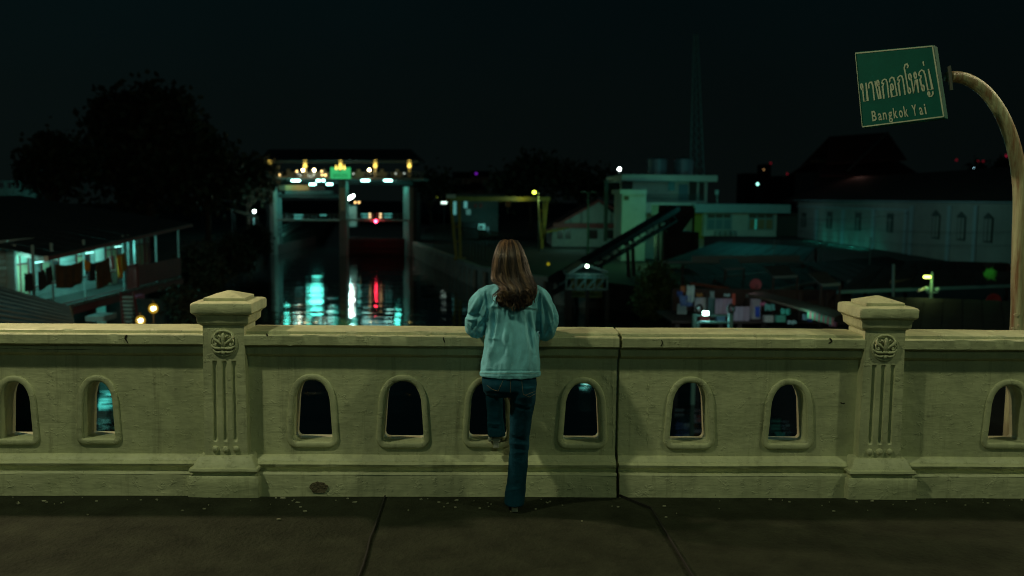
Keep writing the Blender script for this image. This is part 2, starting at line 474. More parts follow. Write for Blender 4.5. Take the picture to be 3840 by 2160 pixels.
def pillar(xc, seed, label, yaw):
    t = thing('parapet_pillar', (xc, 5.45, 0), label, 'pillar', 'cream pillars of the parapet')
    yc = 5.30 + .135
    zc = lambda py, Y=5.27: at(843, py, Y).z
    nz = .0025
    # plinth block and moulded foot
    w = .207
    yF = 5.235
    zp1 = zc(1787, yF)
    rings = [sq_ring(xc, yc, w + .002, w, z, nz, 8, seed, .012) for z in (-.02, .03, zp1 * .5, zp1 - .012)] + [sq_ring(xc, yc, w - .008, w - .008, zp1, nz, 8, seed)]
    setsmooth(MB().loft(rings).build('plinth', M_PL, t), 45)
    zf0 = zc(1710, 5.28)
    prof = [(.185, zp1 - .001), (.185, zp1 + .018), (.196, zp1 + .021), (.203, zp1 + .031), (.199, zp1 + .043), (.186, zp1 + .047), (.182, zp1 + .054), (.158, zf0 - .006), (.150, zf0)]
    setsmooth(MB().loft([sq_ring(xc, yc, h, h, z, nz, 8, seed + 1) for h, z in prof]).build('foot_moulding', M_PL, t), 38)
    # shaft with three flutes on the front
    zs0, zs1 = zf0, zc(1222, 5.30)
    yb = yc + .12
    yfr = 5.302
    fl = [(-.056, .0135), (0, .0145), (.056, .0135)]
    zfl0, zfl1 = zc(1655, 5.30), zc(1352, 5.30)
    NZ = 60
    xs = []
    x = -.12
    grid = sorted(set([round(-.12 + i * .005, 4) for i in range(49)]))
    vs = []; fs = []
    for j in range(NZ + 1):
        z = zs0 + (zs1 - zs0) * j / NZ
        half = .127 - .007 * (j / NZ)
        for x in grid:
            y = yfr
            for fx, fw in fl:
                d = abs(x - fx * 1.0) / fw
                if d < 1:
                    zz = 1.0
                    if z < zfl0 + fw: zz = max(0, 1 - ((zfl0 + fw - z) / fw) ** 2 - d * d)
                    if z > zfl1 - .004: zz = 0
                    if zz > 0: y += .017 * math.sqrt(max(0, min(1, 1 - d * d))) * math.sqrt(min(1, zz))
            q = Vector((x * 12 + seed, y, z * 9))
            vs.append((xc + x / .12 * half, y + noise.noise(q) * .002, z + noise.noise(q + Vector((5, 5, 5))) * .001))
    ng = len(grid)
    for j in range(NZ):
        for i in range(ng - 1):
            a = j * ng + i; fs.append((a, a + 1, a + 1 + ng, a + ng))
    mb = MB().add(vs, fs)
    for s_ in (0, ng - 1):                       # sides to the back
        k = len(mb.v)
        for j in range(NZ + 1):
            a = vs[j * ng + s_]; mb.v.append(a); mb.v.append((a[0], yb, a[2]))
        for j in range(NZ):
            mb.f.append((k + 2 * j, k + 2 * j + 1, k + 2 * j + 3, k + 2 * j + 2))
    h0, h1 = .127, .12
    mb.quad((xc - h0, yb, zs0), (xc + h0, yb, zs0), (xc + h1, yb, zs1), (xc - h1, yb, zs1))
    sh = mb.build('shaft', M_PL, t); setsmooth(sh, 30)
    # three little beads under the flutes
    for fx, r in ((-.058, .020), (0, .020), (.058, .019)):
        MB().ball((xc + fx * 1.04, yfr - .004, zc(1683, 5.30) + random.uniform(-.003, .003)), r, 14, 10, (1, .75, 1)).build('bead', M_PL, t, smooth=True)
    # round medallion: rim, leaf scroll, knot, fleur
    mc = Vector((xc - .001 * yaw, yfr, zc(1287, 5.30)))
    RM = .074
    rim = []
    for k in range(41):
        a = 2 * math.pi * k / 40
        rim.append(mc + Vector((math.cos(a) * RM, -.004, math.sin(a) * RM)))
    med = MB(); med.tube(rim, .0075, 8, False)
    dn = []
    rr = []
    for k in range(5):
        f = k / 4; ring = []
        for i in range(32):
            a = 2 * math.pi * i / 32; ring.append(mc + Vector((math.cos(a) * RM * (1 - f * .98), -.001 + .002 * math.sin(f * math.pi / 2), math.sin(a) * RM * (1 - f * .98))))
        rr.append(ring)
    med.loft(rr, cap=False)
    mo = med.build('medallion', M_PL, t, smooth=True)
    orn = MB()
    def P(u, v, d=.012): return mc + Vector((u * RM, -d, v * RM))
    for s_ in (-1, 1):
        # big leaf curling up from the knot to a point at the rim
        orn.tube([P(.10 * s_, -.30, .012), P(.16 * s_, -.02, .016), P(.42 * s_, .18, .018), P(.66 * s_, .34, .018), P(.76 * s_, .55, .015), P(.62 * s_, .80, .010)], [.004, .006, .009, .010, .007, .002], 8)
        orn.tube([P(.70 * s_, .40, .015), P(.80 * s_, .12, .015), P(.76 * s_, -.10, .014), P(.60 * s_, -.16, .016), P(.54 * s_, -.04, .017)], [.006, .006, .006, .007, .007], 8)
        orn.ball(P(.56 * s_, -.03, .015), .009, 8, 6)
        # side arms of the knot and lower ribbons
        orn.tube([P(.18 * s_, -.40, .014), P(.34 * s_, -.38, .018), P(.62 * s_, -.36, .016), P(.88 * s_, -.22, .010), P(.96 * s_, -.05, .006)], [.006, .009, .009, .006, .003], 8)
        orn.tube([P(.10 * s_, -.62, .012), P(.34 * s_, -.72, .014), P(.62 * s_, -.66, .012), P(.80 * s_, -.50, .008)], [.006, .008, .007, .003], 8)
        orn.tube([P(.05 * s_, .20, .012), P(.16 * s_, .50, .014), P(.34 * s_, .62, .014), P(.42 * s_, .46, .012)], [.004, .007, .007, .004], 8)
    orn.tube([P(0, -.35, .014), P(0, .1, .016), P(-.01, .45, .018), P(0, .72, .016), P(0, .84, .012)], [.008, .009, .010, .011, .003], 8)
    orn.ball(P(0, -.36, .014), .014, 12, 8, (1.2, .8, .7))
    orn.ball(P(0, -.74, .013), .012, 10, 8, (1.0, .8, 1.1))
    orn.build('fleur_relief', M_PL, mo, smooth=True)
    # necking, lower slab and cap slab
    zk0, zk1 = zc(1213, 5.275), zc(1184, 5.265)
    prof = [(.128, zs1 - .002), (.148, zk0 - .002), (.150, zk0 + .004), (.152, zk1 - .012), (.158, zk1 - .004), (.160, zk1)]
    setsmooth(MB().loft([sq_ring(xc, yc, h, h, z, nz, 8, seed + 2) for h, z in prof]).build('neck_slab', M_PL, t), 35)
    zs_, zt_ = zc(1178, 5.25), zc(1139, 5.25)
    prof = [(.150, zk1 - .001), (.172, zs_ - .002), (.178, zs_ + .006), (.179, zt_ - .010), (.174, zt_ - .001), (.160, zt_ + .004), (.118, zt_ + .008)]
    setsmooth(MB().loft([sq_ring(xc, yc, h, h, z, nz * 1.3, 8, seed + 3, .014 if yaw > 0 else .008) for h, z in prof]).build('cap_slab', M_PL, t), 35)
    tp = zt_ + .006
    rg = [sq_ring(xc, yc, .118, .118, tp, .0015, 4, seed + 4), sq_ring(xc, yc, .118, .118, tp + .018, .0015, 4, seed + 4), sq_ring(xc, yc, .112, .112, tp + .021, .0015, 4, seed + 4), sq_ring(xc, yc, .012, .012, tp + .052, 0, 4, seed, .003)]
    setsmooth(MB().loft(rg).build('cap_pyramid', M_PL, t), 12)
    return t
pillar(xPL, 1.0, 'left cream fluted pillar of the parapet with square cap and fleur medallion', -1)
pillar(xPR, 8.0, 'right cream fluted pillar of the parapet with chipped round-cornered cap', 1)

# plaster knocked off the plinth near the left pillar, with the dark hole
pc = at(1195, 1827, 5.284)
mb = MB(); ring = []
for k in range(22):
    a = 2 * math.pi * k / 22; r = (1 + .35 * noise.noise(Vector((math.cos(a) * 2, math.sin(a) * 2, 4))))
    ring.append(Vector((pc.x + math.cos(a) * .054 * r, 5.2785, pc.z + math.sin(a) * .036 * r)))
ring2 = [Vector((pc.x + (v.x - pc.x) * .55, 5.2795, pc.z + (v.z - pc.z) * .5)) for v in ring]
ringb = [Vector((v.x, 5.2885, v.z)) for v in ring]
mb.loft([ringb, ring, ring2])
o = mb.build('exposed_patch', mat('raw_mortar', (.16, .13, .08), .95, var=.5, vscale=30, bump=1, bscale=60, stain=(.02, .02, .015), stain_amt=.5, stain_scale=25))
meta(o, 'brown patch of bare mortar on the plinth right of the left pillar', 'damage')

# ---- cracks in the coping: thin dark wedges sunk in the face
M_CR = mat('crack_dark', (.022, .02, .014), 1.0, var=.3)
def crack(pts, w, Y, label):
    mb = MB()
    P3 = [at(px, py, Y) for px, py in pts]
    q = []
    for i in range(len(P3) - 1):
        for k in range(5): q.append(P3[i].lerp(P3[i + 1], k / 5))
    q.append(P3[-1])
    L = []; U = []
    for i, p in enumerate(q):
        d = (q[min(i + 1, len(q) - 1)] - q[max(i - 1, 0)]).normalized(); nn = Vector((-d.z, 0, d.x))
        ww = w * (.35 + .9 * abs(noise.noise(p * 37))) * (1 if 0 < i < len(q) - 1 else .2)
        j = noise.noise(p * 60) * .004
        L.append(p - nn * ww + nn * j); U.append(p + nn * ww + nn * j)
    for i in range(len(q) - 1):
        mb.prism([L[i], L[i + 1], U[i + 1], U[i]], (0, .004, 0))
    o = mb.build('crack', M_CR); return meta(o, label, 'crack', 'dark cracks and chips in the parapet paint')
crack([(476, 1256), (470, 1270), (478, 1288)], .006, 5.2965, 'dark vertical crack in the coping face left of the left pillar')
crack([(0, 1308), (80, 1305), (160, 1311), (350, 1312)], .0018, 5.331, 'thin horizontal crack under the coping at the far left')
crack([(1001, 1250), (1003, 1262)], .006, 5.2965, 'small dark chip in the coping just right of the left pillar')
crack([(1661, 1264), (1665, 1278), (1670, 1286)], .005, 5.2965, 'dark chip in the coping left of the woman')
crack([(2481, 1274), (2484, 1286), (2479, 1300)], .0045, 5.2965, 'dark vertical crack in the coping just right of the black joint')
crack([(3112, 1268), (3118, 1280), (3108, 1288)], .007, 5.2965, 'dark blotchy chip in the coping left of the right pillar')
crack([(3082, 1300), (3110, 1293), (3140, 1299)], .0025, 5.330, 'thin dark crack under the coping beside the right pillar')
crack([(3152, 1509), (3162, 1514), (3168, 1511)], .006, YF - .002, 'small black hole in the panel left of the right pillar')

# rough vertical render seams beside the expansion joint
for px, lb in ((2428, 'rough plaster seam right of the black joint'), (2298, 'rough plaster seam left of the black joint'), (498, 'fine vertical seam in the left parapet panel')):
    mb = MB(); P = [at(px + 5 * noise.noise(Vector((px, i * .5, 0))), 1420 + i * 9.0, YF) for i in range(30)]
    if px == 498: P = P[:24]
    mb.tube([Vector((p.x, YF + .001, p.z)) for p in P], [(.0042 if px != 498 else .0018) * (.5 + abs(noise.noise(Vector((i * .9, px, 0)))) * 1.6) for i in range(len(P))], 6)
    meta(mb.build('panel_seam', M_PL, None), lb, 'seam')
# ---- walkway slab, road, bridge deck side
M_PAV = mat('wet_concrete', (.026, .030, .019), .8, spec=.1, var=.45, vscale=5, bump=.9, bscale=35, stain=(.09, .09, .06), stain_amt=-.15, stain_scale=34)
W0 = .003
mb = MB()
nx, ny = 150, 14
for i in range(nx + 1):
    for j in range(ny + 1):
        x = -6.5 + 13.5 * i / nx; y = 3.2 + 2.05 * j / ny
        z = noise.noise(Vector((x * 2, y * 3, 0))) * .004 + noise.noise(Vector((x * 9, y * 9, 2))) * .0015
        if y > 5.2: z += .006 * (y - 5.2) / .05
        mb.v.append((x, y, z - .002))
for i in range(nx):
    for j in range(ny):
        a = i * (ny + 1) + j; mb.f.append((a, a + ny + 1, a + ny + 2, a + 1))
o = mb.build('walkway', M_PAV); setsmooth(o, 60); meta(o, kind='structure')
mb = MB().box(-60, 60, 1.2, 3.2, -.3, -.002).box(-60, -6.5, 3.2, 5.25, -.3, -.003).box(7.0, 60, 3.2, 5.25, -.3, -.003).box(-60, 60, 5.25, 5.75, -.6, -.021)
meta(mb.build('walkway_slab', M_PAV), kind='structure')
mb = MB().box(-60, 60, .95, 1.2, -.3, .0)
meta(mb.build('kerb', mat('kerb_concrete', (.2, .2, .17), .8, var=.3)), kind='structure')
mb = MB().box(-60, 60, -9, .95, -.6, -.15)
meta(mb.build('road', mat('asphalt', (.05, .05, .05), .8, var=.3, vscale=8, bump=.4, bscale=80)), kind='structure')
M_JT = mat('joint_dark', (.008, .008, .006), .95)
for i, (x0_, y0_, x1_, y1_) in enumerate(((xJ + .01, 5.27, xJ + .16, 5.05), (xJ + .16, 5.05, xJ + .22, 3.2), (-3.1, 5.24, -3.05, 3.2), (-.62, 5.24, -.60, 3.2), (3.62, 5.24, 3.66, 3.2))):
    mb = MB(); P = [Vector((x0_ + (x1_ - x0_) * k / 12 + .012 * noise.noise(Vector((k, i * 3.1, 0))), y0_ + (y1_ - y0_) * k / 12, .009)) for k in range(13)]
    for k in range(12): mb.bar(P[k], P[k + 1], .007, .014)
    meta(mb.build('walkway_joint', M_JT), kind='structure')
# paint drips and flakes fallen along the wall foot: nobody could count them
mb = MB(); rnd = random.Random(3)
for k in range(170):
    x = rnd.uniform(-5.4, 6.0); y = 5.22 - abs(rnd.gauss(0, .12)); r = rnd.choice((.003, .004, .006, .010)) * rnd.uniform(.6, 1.2)
    pts = [Vector((x + math.cos(a) * r * rnd.uniform(.6, 1.7), y + math.sin(a) * r * rnd.uniform(.4, 1), .0075)) for a in [i * math.pi / 3 for i in range(6)]]
    mb.prism(pts, (0, 0, -.006))
meta(mb.build('paint_flakes', mat('paint_flake', (.26, .26, .18), .7, var=.2)), 'pale paint flakes scattered on the dark walkway at the wall foot', 'paint flakes', kind='stuff')

# ================================================================ the curved signpost and the road sign
M_SG = mat('sign_green', (.001, .075, .058), .6, spec=.1, var=.12, vscale=14, stain=(.004, .06, .045), stain_amt=0, stain_scale=18)
M_SW = mat('sign_white', (.30, .38, .27), .5, var=.15, vscale=30, stain=(.2, .16, .12), stain_amt=0, stain_scale=30)
nS = Vector((-.62, -.78, 0)).normalized()
pS = at(3390, 400, 5.95)
ZS = 6.3
def zs(u, v, off=0.0):          # zoom coordinates of the sign crop -> sign plane
    p = onpl(3200 + u / ZS, 270 + v / ZS, pS, nS); return p + nS * off
tS = thing('road_sign', (pS.x, pS.y, pS.z), 'green bilingual Bangkok Yai name board hanging from the curved rusty pipe', 'sign')
q = [zs(210, 1325), zs(2160, 1085), zs(1900, -640), zs(45, -470)]
MB().prism([p for p in q], -nS * .10).build('board', M_SG, tS, bevel=.004)
inn = [zs(214, 1296, .0015), zs(2135, 1052, .0015), zs(1872, -610, .0015), zs(50, -440, .0015)]
def strip(mb, a, b, w, off=.0025):
    d = (b - a).normalized(); s_ = d.cross(nS).normalized() * (w / 2)
    mb.prism([a - s_, b - s_, b + s_, a + s_], nS * off)
mb = MB()
for i in range(4): strip(mb, inn[i], inn[(i + 1) % 4], .0035 if i == 3 else .0075, .002 + .0004 * i)
mb.build('border', M_SW, tS)
def stroke(mb, pts, w=27, off=.002):
    P = [zs(u, v, .001) for u, v in pts]; wm = w / ZS * (pS - CP).length / FPX
    n = len(P); L = []; U = []
    for i in range(n):
        d = (P[min(i + 1, n - 1)] - P[max(i - 1, 0)]).normalized()
        s_ = d.cross(nS).normalized() * (wm / 2)
        if 0 < i < n - 1:
            d1 = (P[i] - P[i - 1]).normalized(); c = abs(d.dot(d1)); s_ *= min(1.6, 1 / max(c, .5))
        L.append(P[i] - s_); U.append(P[i] + s_)
    for i in range(n - 1): mb.prism([L[i], L[i + 1], U[i + 1], U[i]], nS * off)
def ell(cx, cy, rx, ry, sh=.12, n=14):
    return [(cx + rx * math.cos(2 * math.pi * k / n) + sh * ry * math.sin(2 * math.pi * k / n), cy + ry * math.sin(2 * math.pi * k / n)) for k in range(n + 1)]
GL = [
 ([[(222, 380), (252, 695), (345, 680), (300, 255)], ell(203, 350, 24, 68)]),
 ([[(372, 388), (364, 300), (390, 245), (432, 243), (462, 320), (500, 670)]]),
 ([[(512, 215), (605, 638), (650, 628), (602, 300)], ell(584, 265, 24, 65)]),
 ([[(672, 272), (690, 205), (735, 170), (775, 182), (802, 250), (842, 608)], [(672, 272), (718, 270), (712, 310), (692, 335), (727, 632)]]),
 ([[(860, 245), (866, 170), (908, 128), (952, 140), (978, 215), (1037, 560), (915, 583), (884, 390)], ell(916, 355, 30, 72)]),
 ([[(1046, 192), (1060, 125), (1108, 86), (1148, 100), (1174, 170), (1228, 542)], [(1046, 192), (1094, 190), (1088, 235), (1066, 262), (1110, 562)]]),
 ([[(1296, 400), (1232, 40), (1205, -90), (1222, -170), (1268, -190), (1300, -140), (1276, -90)], ell(1325, 440, 28, 62)]),
 ([[(1362, 130), (1430, 498), (1468, 185), (1500, 180), (1545, 487)], ell(1342, 115, 30, 70), ell(1464, 80, 26, 72)]),
 ([[(1545, 80), (1565, -5), (1612, -45), (1660, -25), (1695, 60), (1765, 428), (1872, 410), (1775, -70)], [(1545, 80), (1602, 92), (1600, 140), (1578, 165), (1620, 370)], ell(1650, 378, 28, 68)]),
 ([[(1775, 545), (1800, 578), (1850, 572), (1882, 525), (1880, 450)], ell(1785, 515, 22, 44)]),
 ([[(1650, -250), (1668, -150)]]),
]
for g in GL:
    mb = MB()
    for s_ in g: stroke(mb, s_)
    mb.build('thai_letter', M_SW, tS)
xcur = [(430, 'B', 440), (575, 'a', 590), (690, 'n', 705), (815, 'g', 830), (940, 'k', 955), (1070, 'o', 1085), (1192, 'k', 1205), (1385, 'Y', 1400), (1552, 'a', 1565), (1680, 'i', 1690)]
def glyph(ch):
    cu = bpy.data.curves.new('g', 'FONT'); cu.body = ch; cu.size = 1; cu.resolution_u = 3; cu.offset = .012
    tmp = bpy.data.objects.new('g', cu); COL.objects.link(tmp)
    me = bpy.data.meshes.new_from_object(tmp.evaluated_get(bpy.context.evaluated_depsgraph_get()))
    bpy.data.objects.remove(tmp); bpy.data.curves.remove(cu); me.materials.clear(); return me
BW = {'B': 105, 'a': 84, 'n': 84, 'g': 92, 'k': 92, 'o': 88, 'Y': 108, 'i': 34}
capH = None
for (u0, ch, _) in xcur:
    me = glyph(ch)
    a = np.array([v.co[:] for v in me.vertices]); x0, x1 = a[:, 0].min(), a[:, 0].max()
    if capH is None: capH = a[:, 1].max()
    f = (u0 - 430) / 1300.0
    base = (u0 + 26, 1160 - 172 * f * 1.0)
    e2 = (-28 - 20 * f, -238 - 18 * f)
    for v in me.vertices:
        uu = (v.co.x - x0) / (x1 - x0) * BW[ch]; vv = v.co.y / capH
        v.co = zs(base[0] + uu + e2[0] * vv, base[1] - uu * .13 + e2[1] * vv, .003)
    link_mesh('letter', me, M_SW, tS)
# bracket plate at the back
mb = MB(); mb.bar(zs(2235, -150, -.03), zs(2290, 420, -.03), .008, .035)
mb.build('bracket', mat('bracket_steel', (.05, .06, .05), .5, .3), tS)
# pipe
YP = 6.0
pp = [(3560, 288, 6.02), (3600, 290, 6.03), (3640, 304, 6.04), (3684, 334, 6.05), (3722, 376, 6.05), (3756, 430, 6.05), (3784, 495, 6.05), (3806, 570, 6.05), (3821, 660, 6.05), (3826, 760, 6.05), (3822, 900, 6.05), (3818, 1050, 6.05), (3814, 1235, 6.05)]
pts = [at(a, b, c) for a, b, c in pp]
foot = Vector((pts[-1].x, 6.05, -.3))
def smooth_path(P, k=5):
    out = []
    for i in range(len(P) - 1):
        p0, p1, p2, p3 = P[max(i - 1, 0)], P[i], P[i + 1], P[min(i + 2, len(P) - 1)]
        for j in range(k):
            t = j / k
            out.append(.5 * ((2 * p1) + (p2 - p0) * t + (2 * p0 - 5 * p1 + 4 * p2 - p3) * t * t + (3 * p1 - p0 - 3 * p2 + p3) * t ** 3))
    out.append(P[-1]); return out
M_PIPE = mat('rusty_pipe', (.40, .40, .24), .5, var=.45, vscale=6, bump=.3, bscale=30, stain=(.17, .05, .012), stain_amt=1.0, stain_scale=4.0, stretch=(4, 4, .30))
tP = thing('signpost', foot, 'curved rust-streaked pale pipe post rising beyond the right end of the parapet', 'signpost')
sp_ = smooth_path(pts + [foot])
MB().tube(sp_, [.036 + .010 * min(1, i / 35) for i in range(len(sp_))], 20).build('pipe', M_PIPE, tP, smooth=True)
MB().tube([at(3548, 288, 6.02), at(3606, 291, 6.03)], .030, 16).build('sleeve', mat('sleeve_steel', (.12, .11, .06), .5, .2, var=.3), tP, smooth=True)
M_PEEL = mat('peeled_sticker', (.5, .42, .28), .7, var=.2)
for k, (a, b, w, h) in enumerate(((3812, 1182, 16, 12), (3800, 1232, 10, 10), (3822, 1222, 9, 14))):
    c = at(a, b, 6.05 - .047); mb = MB(); sx, sz = w * .0009, h * .0009
    rg = [Vector((c.x + math.cos(t) * sx * (1 + .3 * math.sin(3 * t)), c.y - .001, c.z + math.sin(t) * sz)) for t in [i * math.pi / 5 for i in range(10)]]
    mb.prism(rg, (0, .012, 0)); mb.build('sticker_remnant', M_PEEL, tP)
MB().box(foot.x - .12, foot.x + .12, 5.93, 6.17, -.6, -.29).build('base_plate', mat('base_conc', (.2, .2, .15), .9, var=.2), tP)
meta(MB().box(-60, 60, 5.75, 6.4, -.9, -.6).build('bridge_ledge', mat('ledge_concrete', (.15, .15, .11), .9, var=.3)), kind='structure')
# ================================================================ canal, banks
WZ = -5.12
BZ = -3.45
def rect(px0, py0, px1, py1, Y, d=.1):
    """real box behind the frame px0..px1, py0..py1 of the plane y = Y"""
    xm, ym = (px0 + px1) / 2, (py0 + py1) / 2
    return (at(px0, ym, Y).x, at(px1, ym, Y).x, Y, Y + d, at(xm, py1, Y).z, at(xm, py0, Y).z)
def rbox(name, m, parent, *a, bevel=0): return MB().box(*rect(*a)).build(name, m, parent, bevel=bevel)
def emis(name, c, s): return mat('glow_' + name, (.02, .02, .02), emit=c, es=s)
E_TUBE = emis('tube', (.40, 1, .86), 13)
E_TEAL = emis('teal', (.30, 1, .85), 5)
E_WARM = emis('warm', (1, .62, .16), 7)
E_YEL = emis('yellow', (1, .70, .12), 2.2)
E_RED = emis('red', (1, .03, .07), 45)
E_WHITE = emis('white', (.85, 1, .9), 40)
E_GRN = emis('green_sign', (.03, .42, .13), 1.1)
E_LIME = emis('lime', (.75, 1, .06), 9)
E_FLOOD = emis('flood', (.6, 1, .85), 18)

wm = bpy.data.materials.new('canal_water'); wm.use_nodes = True
n_, l_ = wm.node_tree.nodes, wm.node_tree.links
b_ = n_['Principled BSDF']; b_.inputs['Base Color'].default_value = (.003, .007, .007, 1); b_.inputs['Roughness'].default_value = .05
b_.inputs['IOR'].default_value = 1.33
b_.inputs['Specular IOR Level'].default_value = .5
t_ = n_.new('ShaderNodeTexCoord')
def wav(scale, st, dist, strength, prev, det=3):
    mp = n_.new('ShaderNodeMapping'); mp.inputs['Scale'].default_value = st
    l_.new(t_.outputs['Object'], mp.inputs[0])
    nz = n_.new('ShaderNodeTexNoise'); nz.inputs['Scale'].default_value = scale; nz.inputs['Detail'].default_value = det; nz.inputs['Roughness'].default_value = .55
    l_.new(mp.outputs[0], nz.inputs['Vector'])
    bp = n_.new('ShaderNodeBump'); bp.inputs['Distance'].default_value = dist; bp.inputs['Strength'].default_value = strength
    l_.new(nz.outputs[0], bp.inputs['Height'])
    if prev: l_.new(prev, bp.inputs['Normal'])
    return bp.outputs[0]
w1 = wav(.14, (.8, 1.2, 1), .12, .15, None, 1)
w2 = wav(.42, (.45, 1.3, 1), .09, .45, w1, 2)
w2 = wav(1.3, (.6, 1.6, 1), .014, .4, w2, 1)
w2 = wav(3.2, (.7, 1.6, 1), .004, .35, w2, 1)
l_.new(w2, b_.inputs['Normal'])
MB().quad((-140, 5.9, WZ), (160, 5.9, WZ), (160, 420, WZ), (-140, 420, WZ))
mb = MB(); mb.quad((-140, 5.9, WZ), (160, 5.9, WZ), (160, 420, WZ), (-140, 420, WZ))
meta(mb.build('water', wm), kind='structure')

M_GR = mat('dark_earth', (.011, .014, .010), .95, var=.4, vscale=1.5, bump=.5, bscale=4)
def slab(name, poly, z0, z1, m=M_GR):
    mb = MB(); mb.prism([Vector((x + .0222 * y, y, z1)) for x, y in poly], (0, 0, z0 - z1)); return meta(mb.build(name, m), kind='structure')
slab('left_bank', [(-140, 10), (-30, 10), (-25, 30), (-23.5, 50), (-27.2, 80), (-28.2, 104), (-31, 150), (-50, 260), (-140, 260)], -6.5, BZ)
slab('right_bank', [(150, 8), (13, 8), (10.5, 30), (10.5, 50), (5.5, 57), (1.5, 61.5), (-2.2, 68.7), (-11.0, 104), (-14, 150), (-8, 260), (150, 260)], -6.5, BZ)
slab('far_bank', [(-200, 262), (200, 262), (200, 900), (-200, 900)], -6.5, BZ + .3)

# ---- quay wall with concrete piles on the right of the canal
M_CON = mat('quay_concrete', (.34, .36, .33), .9, var=.35, vscale=1.2, stain=(.06, .07, .05), stain_amt=.3, stain_scale=.8)
M_COND = mat('quay_dark', (.045, .05, .045), .9, var=.3)
tq = thing('quay_wall', (-2.6, 68.7, WZ), 'long concrete quay wall with pale piles along the right side of the canal', 'quay wall')
qline = [(-9.6, 108.0), (-1.0, 68.7), (2.7, 61.0), (6.6, 56.6)]
for i in range(3):
    a, b = Vector((*qline[i], 0)), Vector((*qline[i + 1], 0)); d = (b - a).normalized(); nn = Vector((d.y, -d.x, 0))
    if nn.x > 0: nn = -nn
    MB().bar(a + Vector((0, 0, BZ - .12)), b + Vector((0, 0, BZ - .12)), .5, .3).build('cap_beam', M_CON, tq)
    MB().bar(a + Vector((0, 0, -5.0)) - nn * .05, b + Vector((0, 0, -5.0)) - nn * .05, .25, 2.9).build('sheet_wall', M_COND, tq)
    L = (b - a).length; k = int(L / 1.9)
    for j in range(k):
        p = a + d * (1.9 * j + .9) + nn * .18
        MB().bar(p + Vector((0, 0, -6)), p + Vector((0, 0, BZ - .28)), .22, .95, up=d).build('pile', M_CON, tq)

lamp('quay_fill', 'POINT', (-8.5, 66, -1.6), 46, (.35, .95, .9), 1.2)  # unseen lights over the water, added to brighten the piles
lamp('quay_fill', 'POINT', (-3.5, 57, -1.8), 26, (.35, .95, .9), 1.0)
# ================================================================ the sluice gate
YG = 105.0
M_GC = mat('gate_concrete', (.26, .27, .24), .85, var=.2, vscale=.8, stain=(.15, .15, .12), stain_amt=.2, stain_scale=.7)
M_GD = mat('gate_dark_steel', (.035, .04, .04), .7, var=.3)
M_GROOF = mat('gate_roof_sheet', (.03, .03, .035), .7, var=.2)
M_LEAF = mat('leaf_red_oxide', (.06, .011, .010), .75, var=.3, vscale=1.5)
M_ORG = mat('leaf_orange', (.55, .20, .06), .6, var=.2, vscale=1)
M_GREY = mat('galvanised', (.22, .26, .25), .5, .3, var=.2)
tg = thing('sluice_gate', (at(1287, 960, YG).x, YG, WZ), 'two-bay sluice gate across the canal with lit tubes and a long dark roof', 'sluice gate')
# piers
for a in ((1013, 700, 1027, 1000), (1535, 700, 1550, 1000), (1272, 676, 1298, 1000)):
    x0, x1, y0, y1, z0, z1 = rect(*a, YG, 4.2 if a[0] > 1500 else 1.8)
    sk_ = -1.1 if a[0] > 1500 else 0
    MB().prism([Vector((x0, y0, WZ - 1)), Vector((x1, y0, WZ - 1)), Vector((x1 + sk_, y1, WZ - 1)), Vector((x0 + sk_, y1, WZ - 1))], (0, 0, z1 - WZ + 1)).build('pier', M_GC, tg)
rbox('pier_panel', mat('pier_buff', (.55, .46, .34), .8, var=.15), tg, 1275, 704, 1293, 790, YG - .12, .1)
for a in ((1000, 720, 1012.5, 1000), (1550.5, 720, 1562, 1000)):
    x0, x1, y0, y1, z0, z1 = rect(*a, YG + .6, 6)
    MB().box(x0, x1 , y0, y1, WZ - 1, z1).build('abutment', M_GD, tg)
# machine deck
rbox('machine_deck', M_GC, tg, 1005, 663, 1590, 671, YG - .8, 8.6)
rbox('deck_beam', M_GD, tg, 1028, 671.5, 1548, 679, YG + 1.3, .6)
rbox('deck_beam', M_GD, tg, 1028, 671.5, 1548, 690, YG + 5.5, .6)
# roof: sheet with ridge, lit fascia
e0, e1 = at(975, 597, YG - 2), at(1569, 597, YG - 2); r0, r1 = at(1006, 560, YG + 3), at(1541, 560, YG + 3)
eb0, eb1 = e0 + Vector((0, 10.5, .1)), e1 + Vector((0, 10.5, .1))
th = Vector((0, 0, -.12))
MB().prism([e0, e1, r1, r0], th).build('roof_sheet', M_GROOF, tg)
MB().prism([r0, r1, eb1, eb0], th).build('roof_sheet', M_GROOF, tg)
MB().bar(e0 + Vector((0, .1, -.28)), e1 + Vector((0, .1, -.28)), .12, .22).build('eave_beam', mat('eave_cream', (.5, .46, .34), .7, var=.1), tg)
for s_, p in ((0, (e0, r0, eb0)), (1, (e1, r1, eb1))):
    MB().prism([p[0] + th, p[1] + th, p[2] + th], (.1 if s_ == 0 else -.1, 0, 0)).build('gable_panel', M_GROOF, tg)
M_COLY = mat('column_cream', (.26, .23, .15), .7)
for px in (1011, 1144, 1277, 1407, 1535):
    c = at(px, 645, YG - .3)
    col = rbox('roof_column', M_COLY, tg, px - 5, 601, px + 5, 663, YG - .2, .35)
    for py, r in ((607.5, .215), (622.5, .20)):
        q = at(px, py, YG - .42); MB().ball(q, r * 1.15, 12, 8, (1, .8, .9)).build('globe_lamp', E_YEL, col, smooth=True)
    rbox('lamp_bracket', M_COLY, col, px - 6, 642, px + 6, 646, YG - .45, .3)
    lamp('globe_light', 'POINT', at(px, 630, YG - .75), 9, (1, .72, .25), .15)
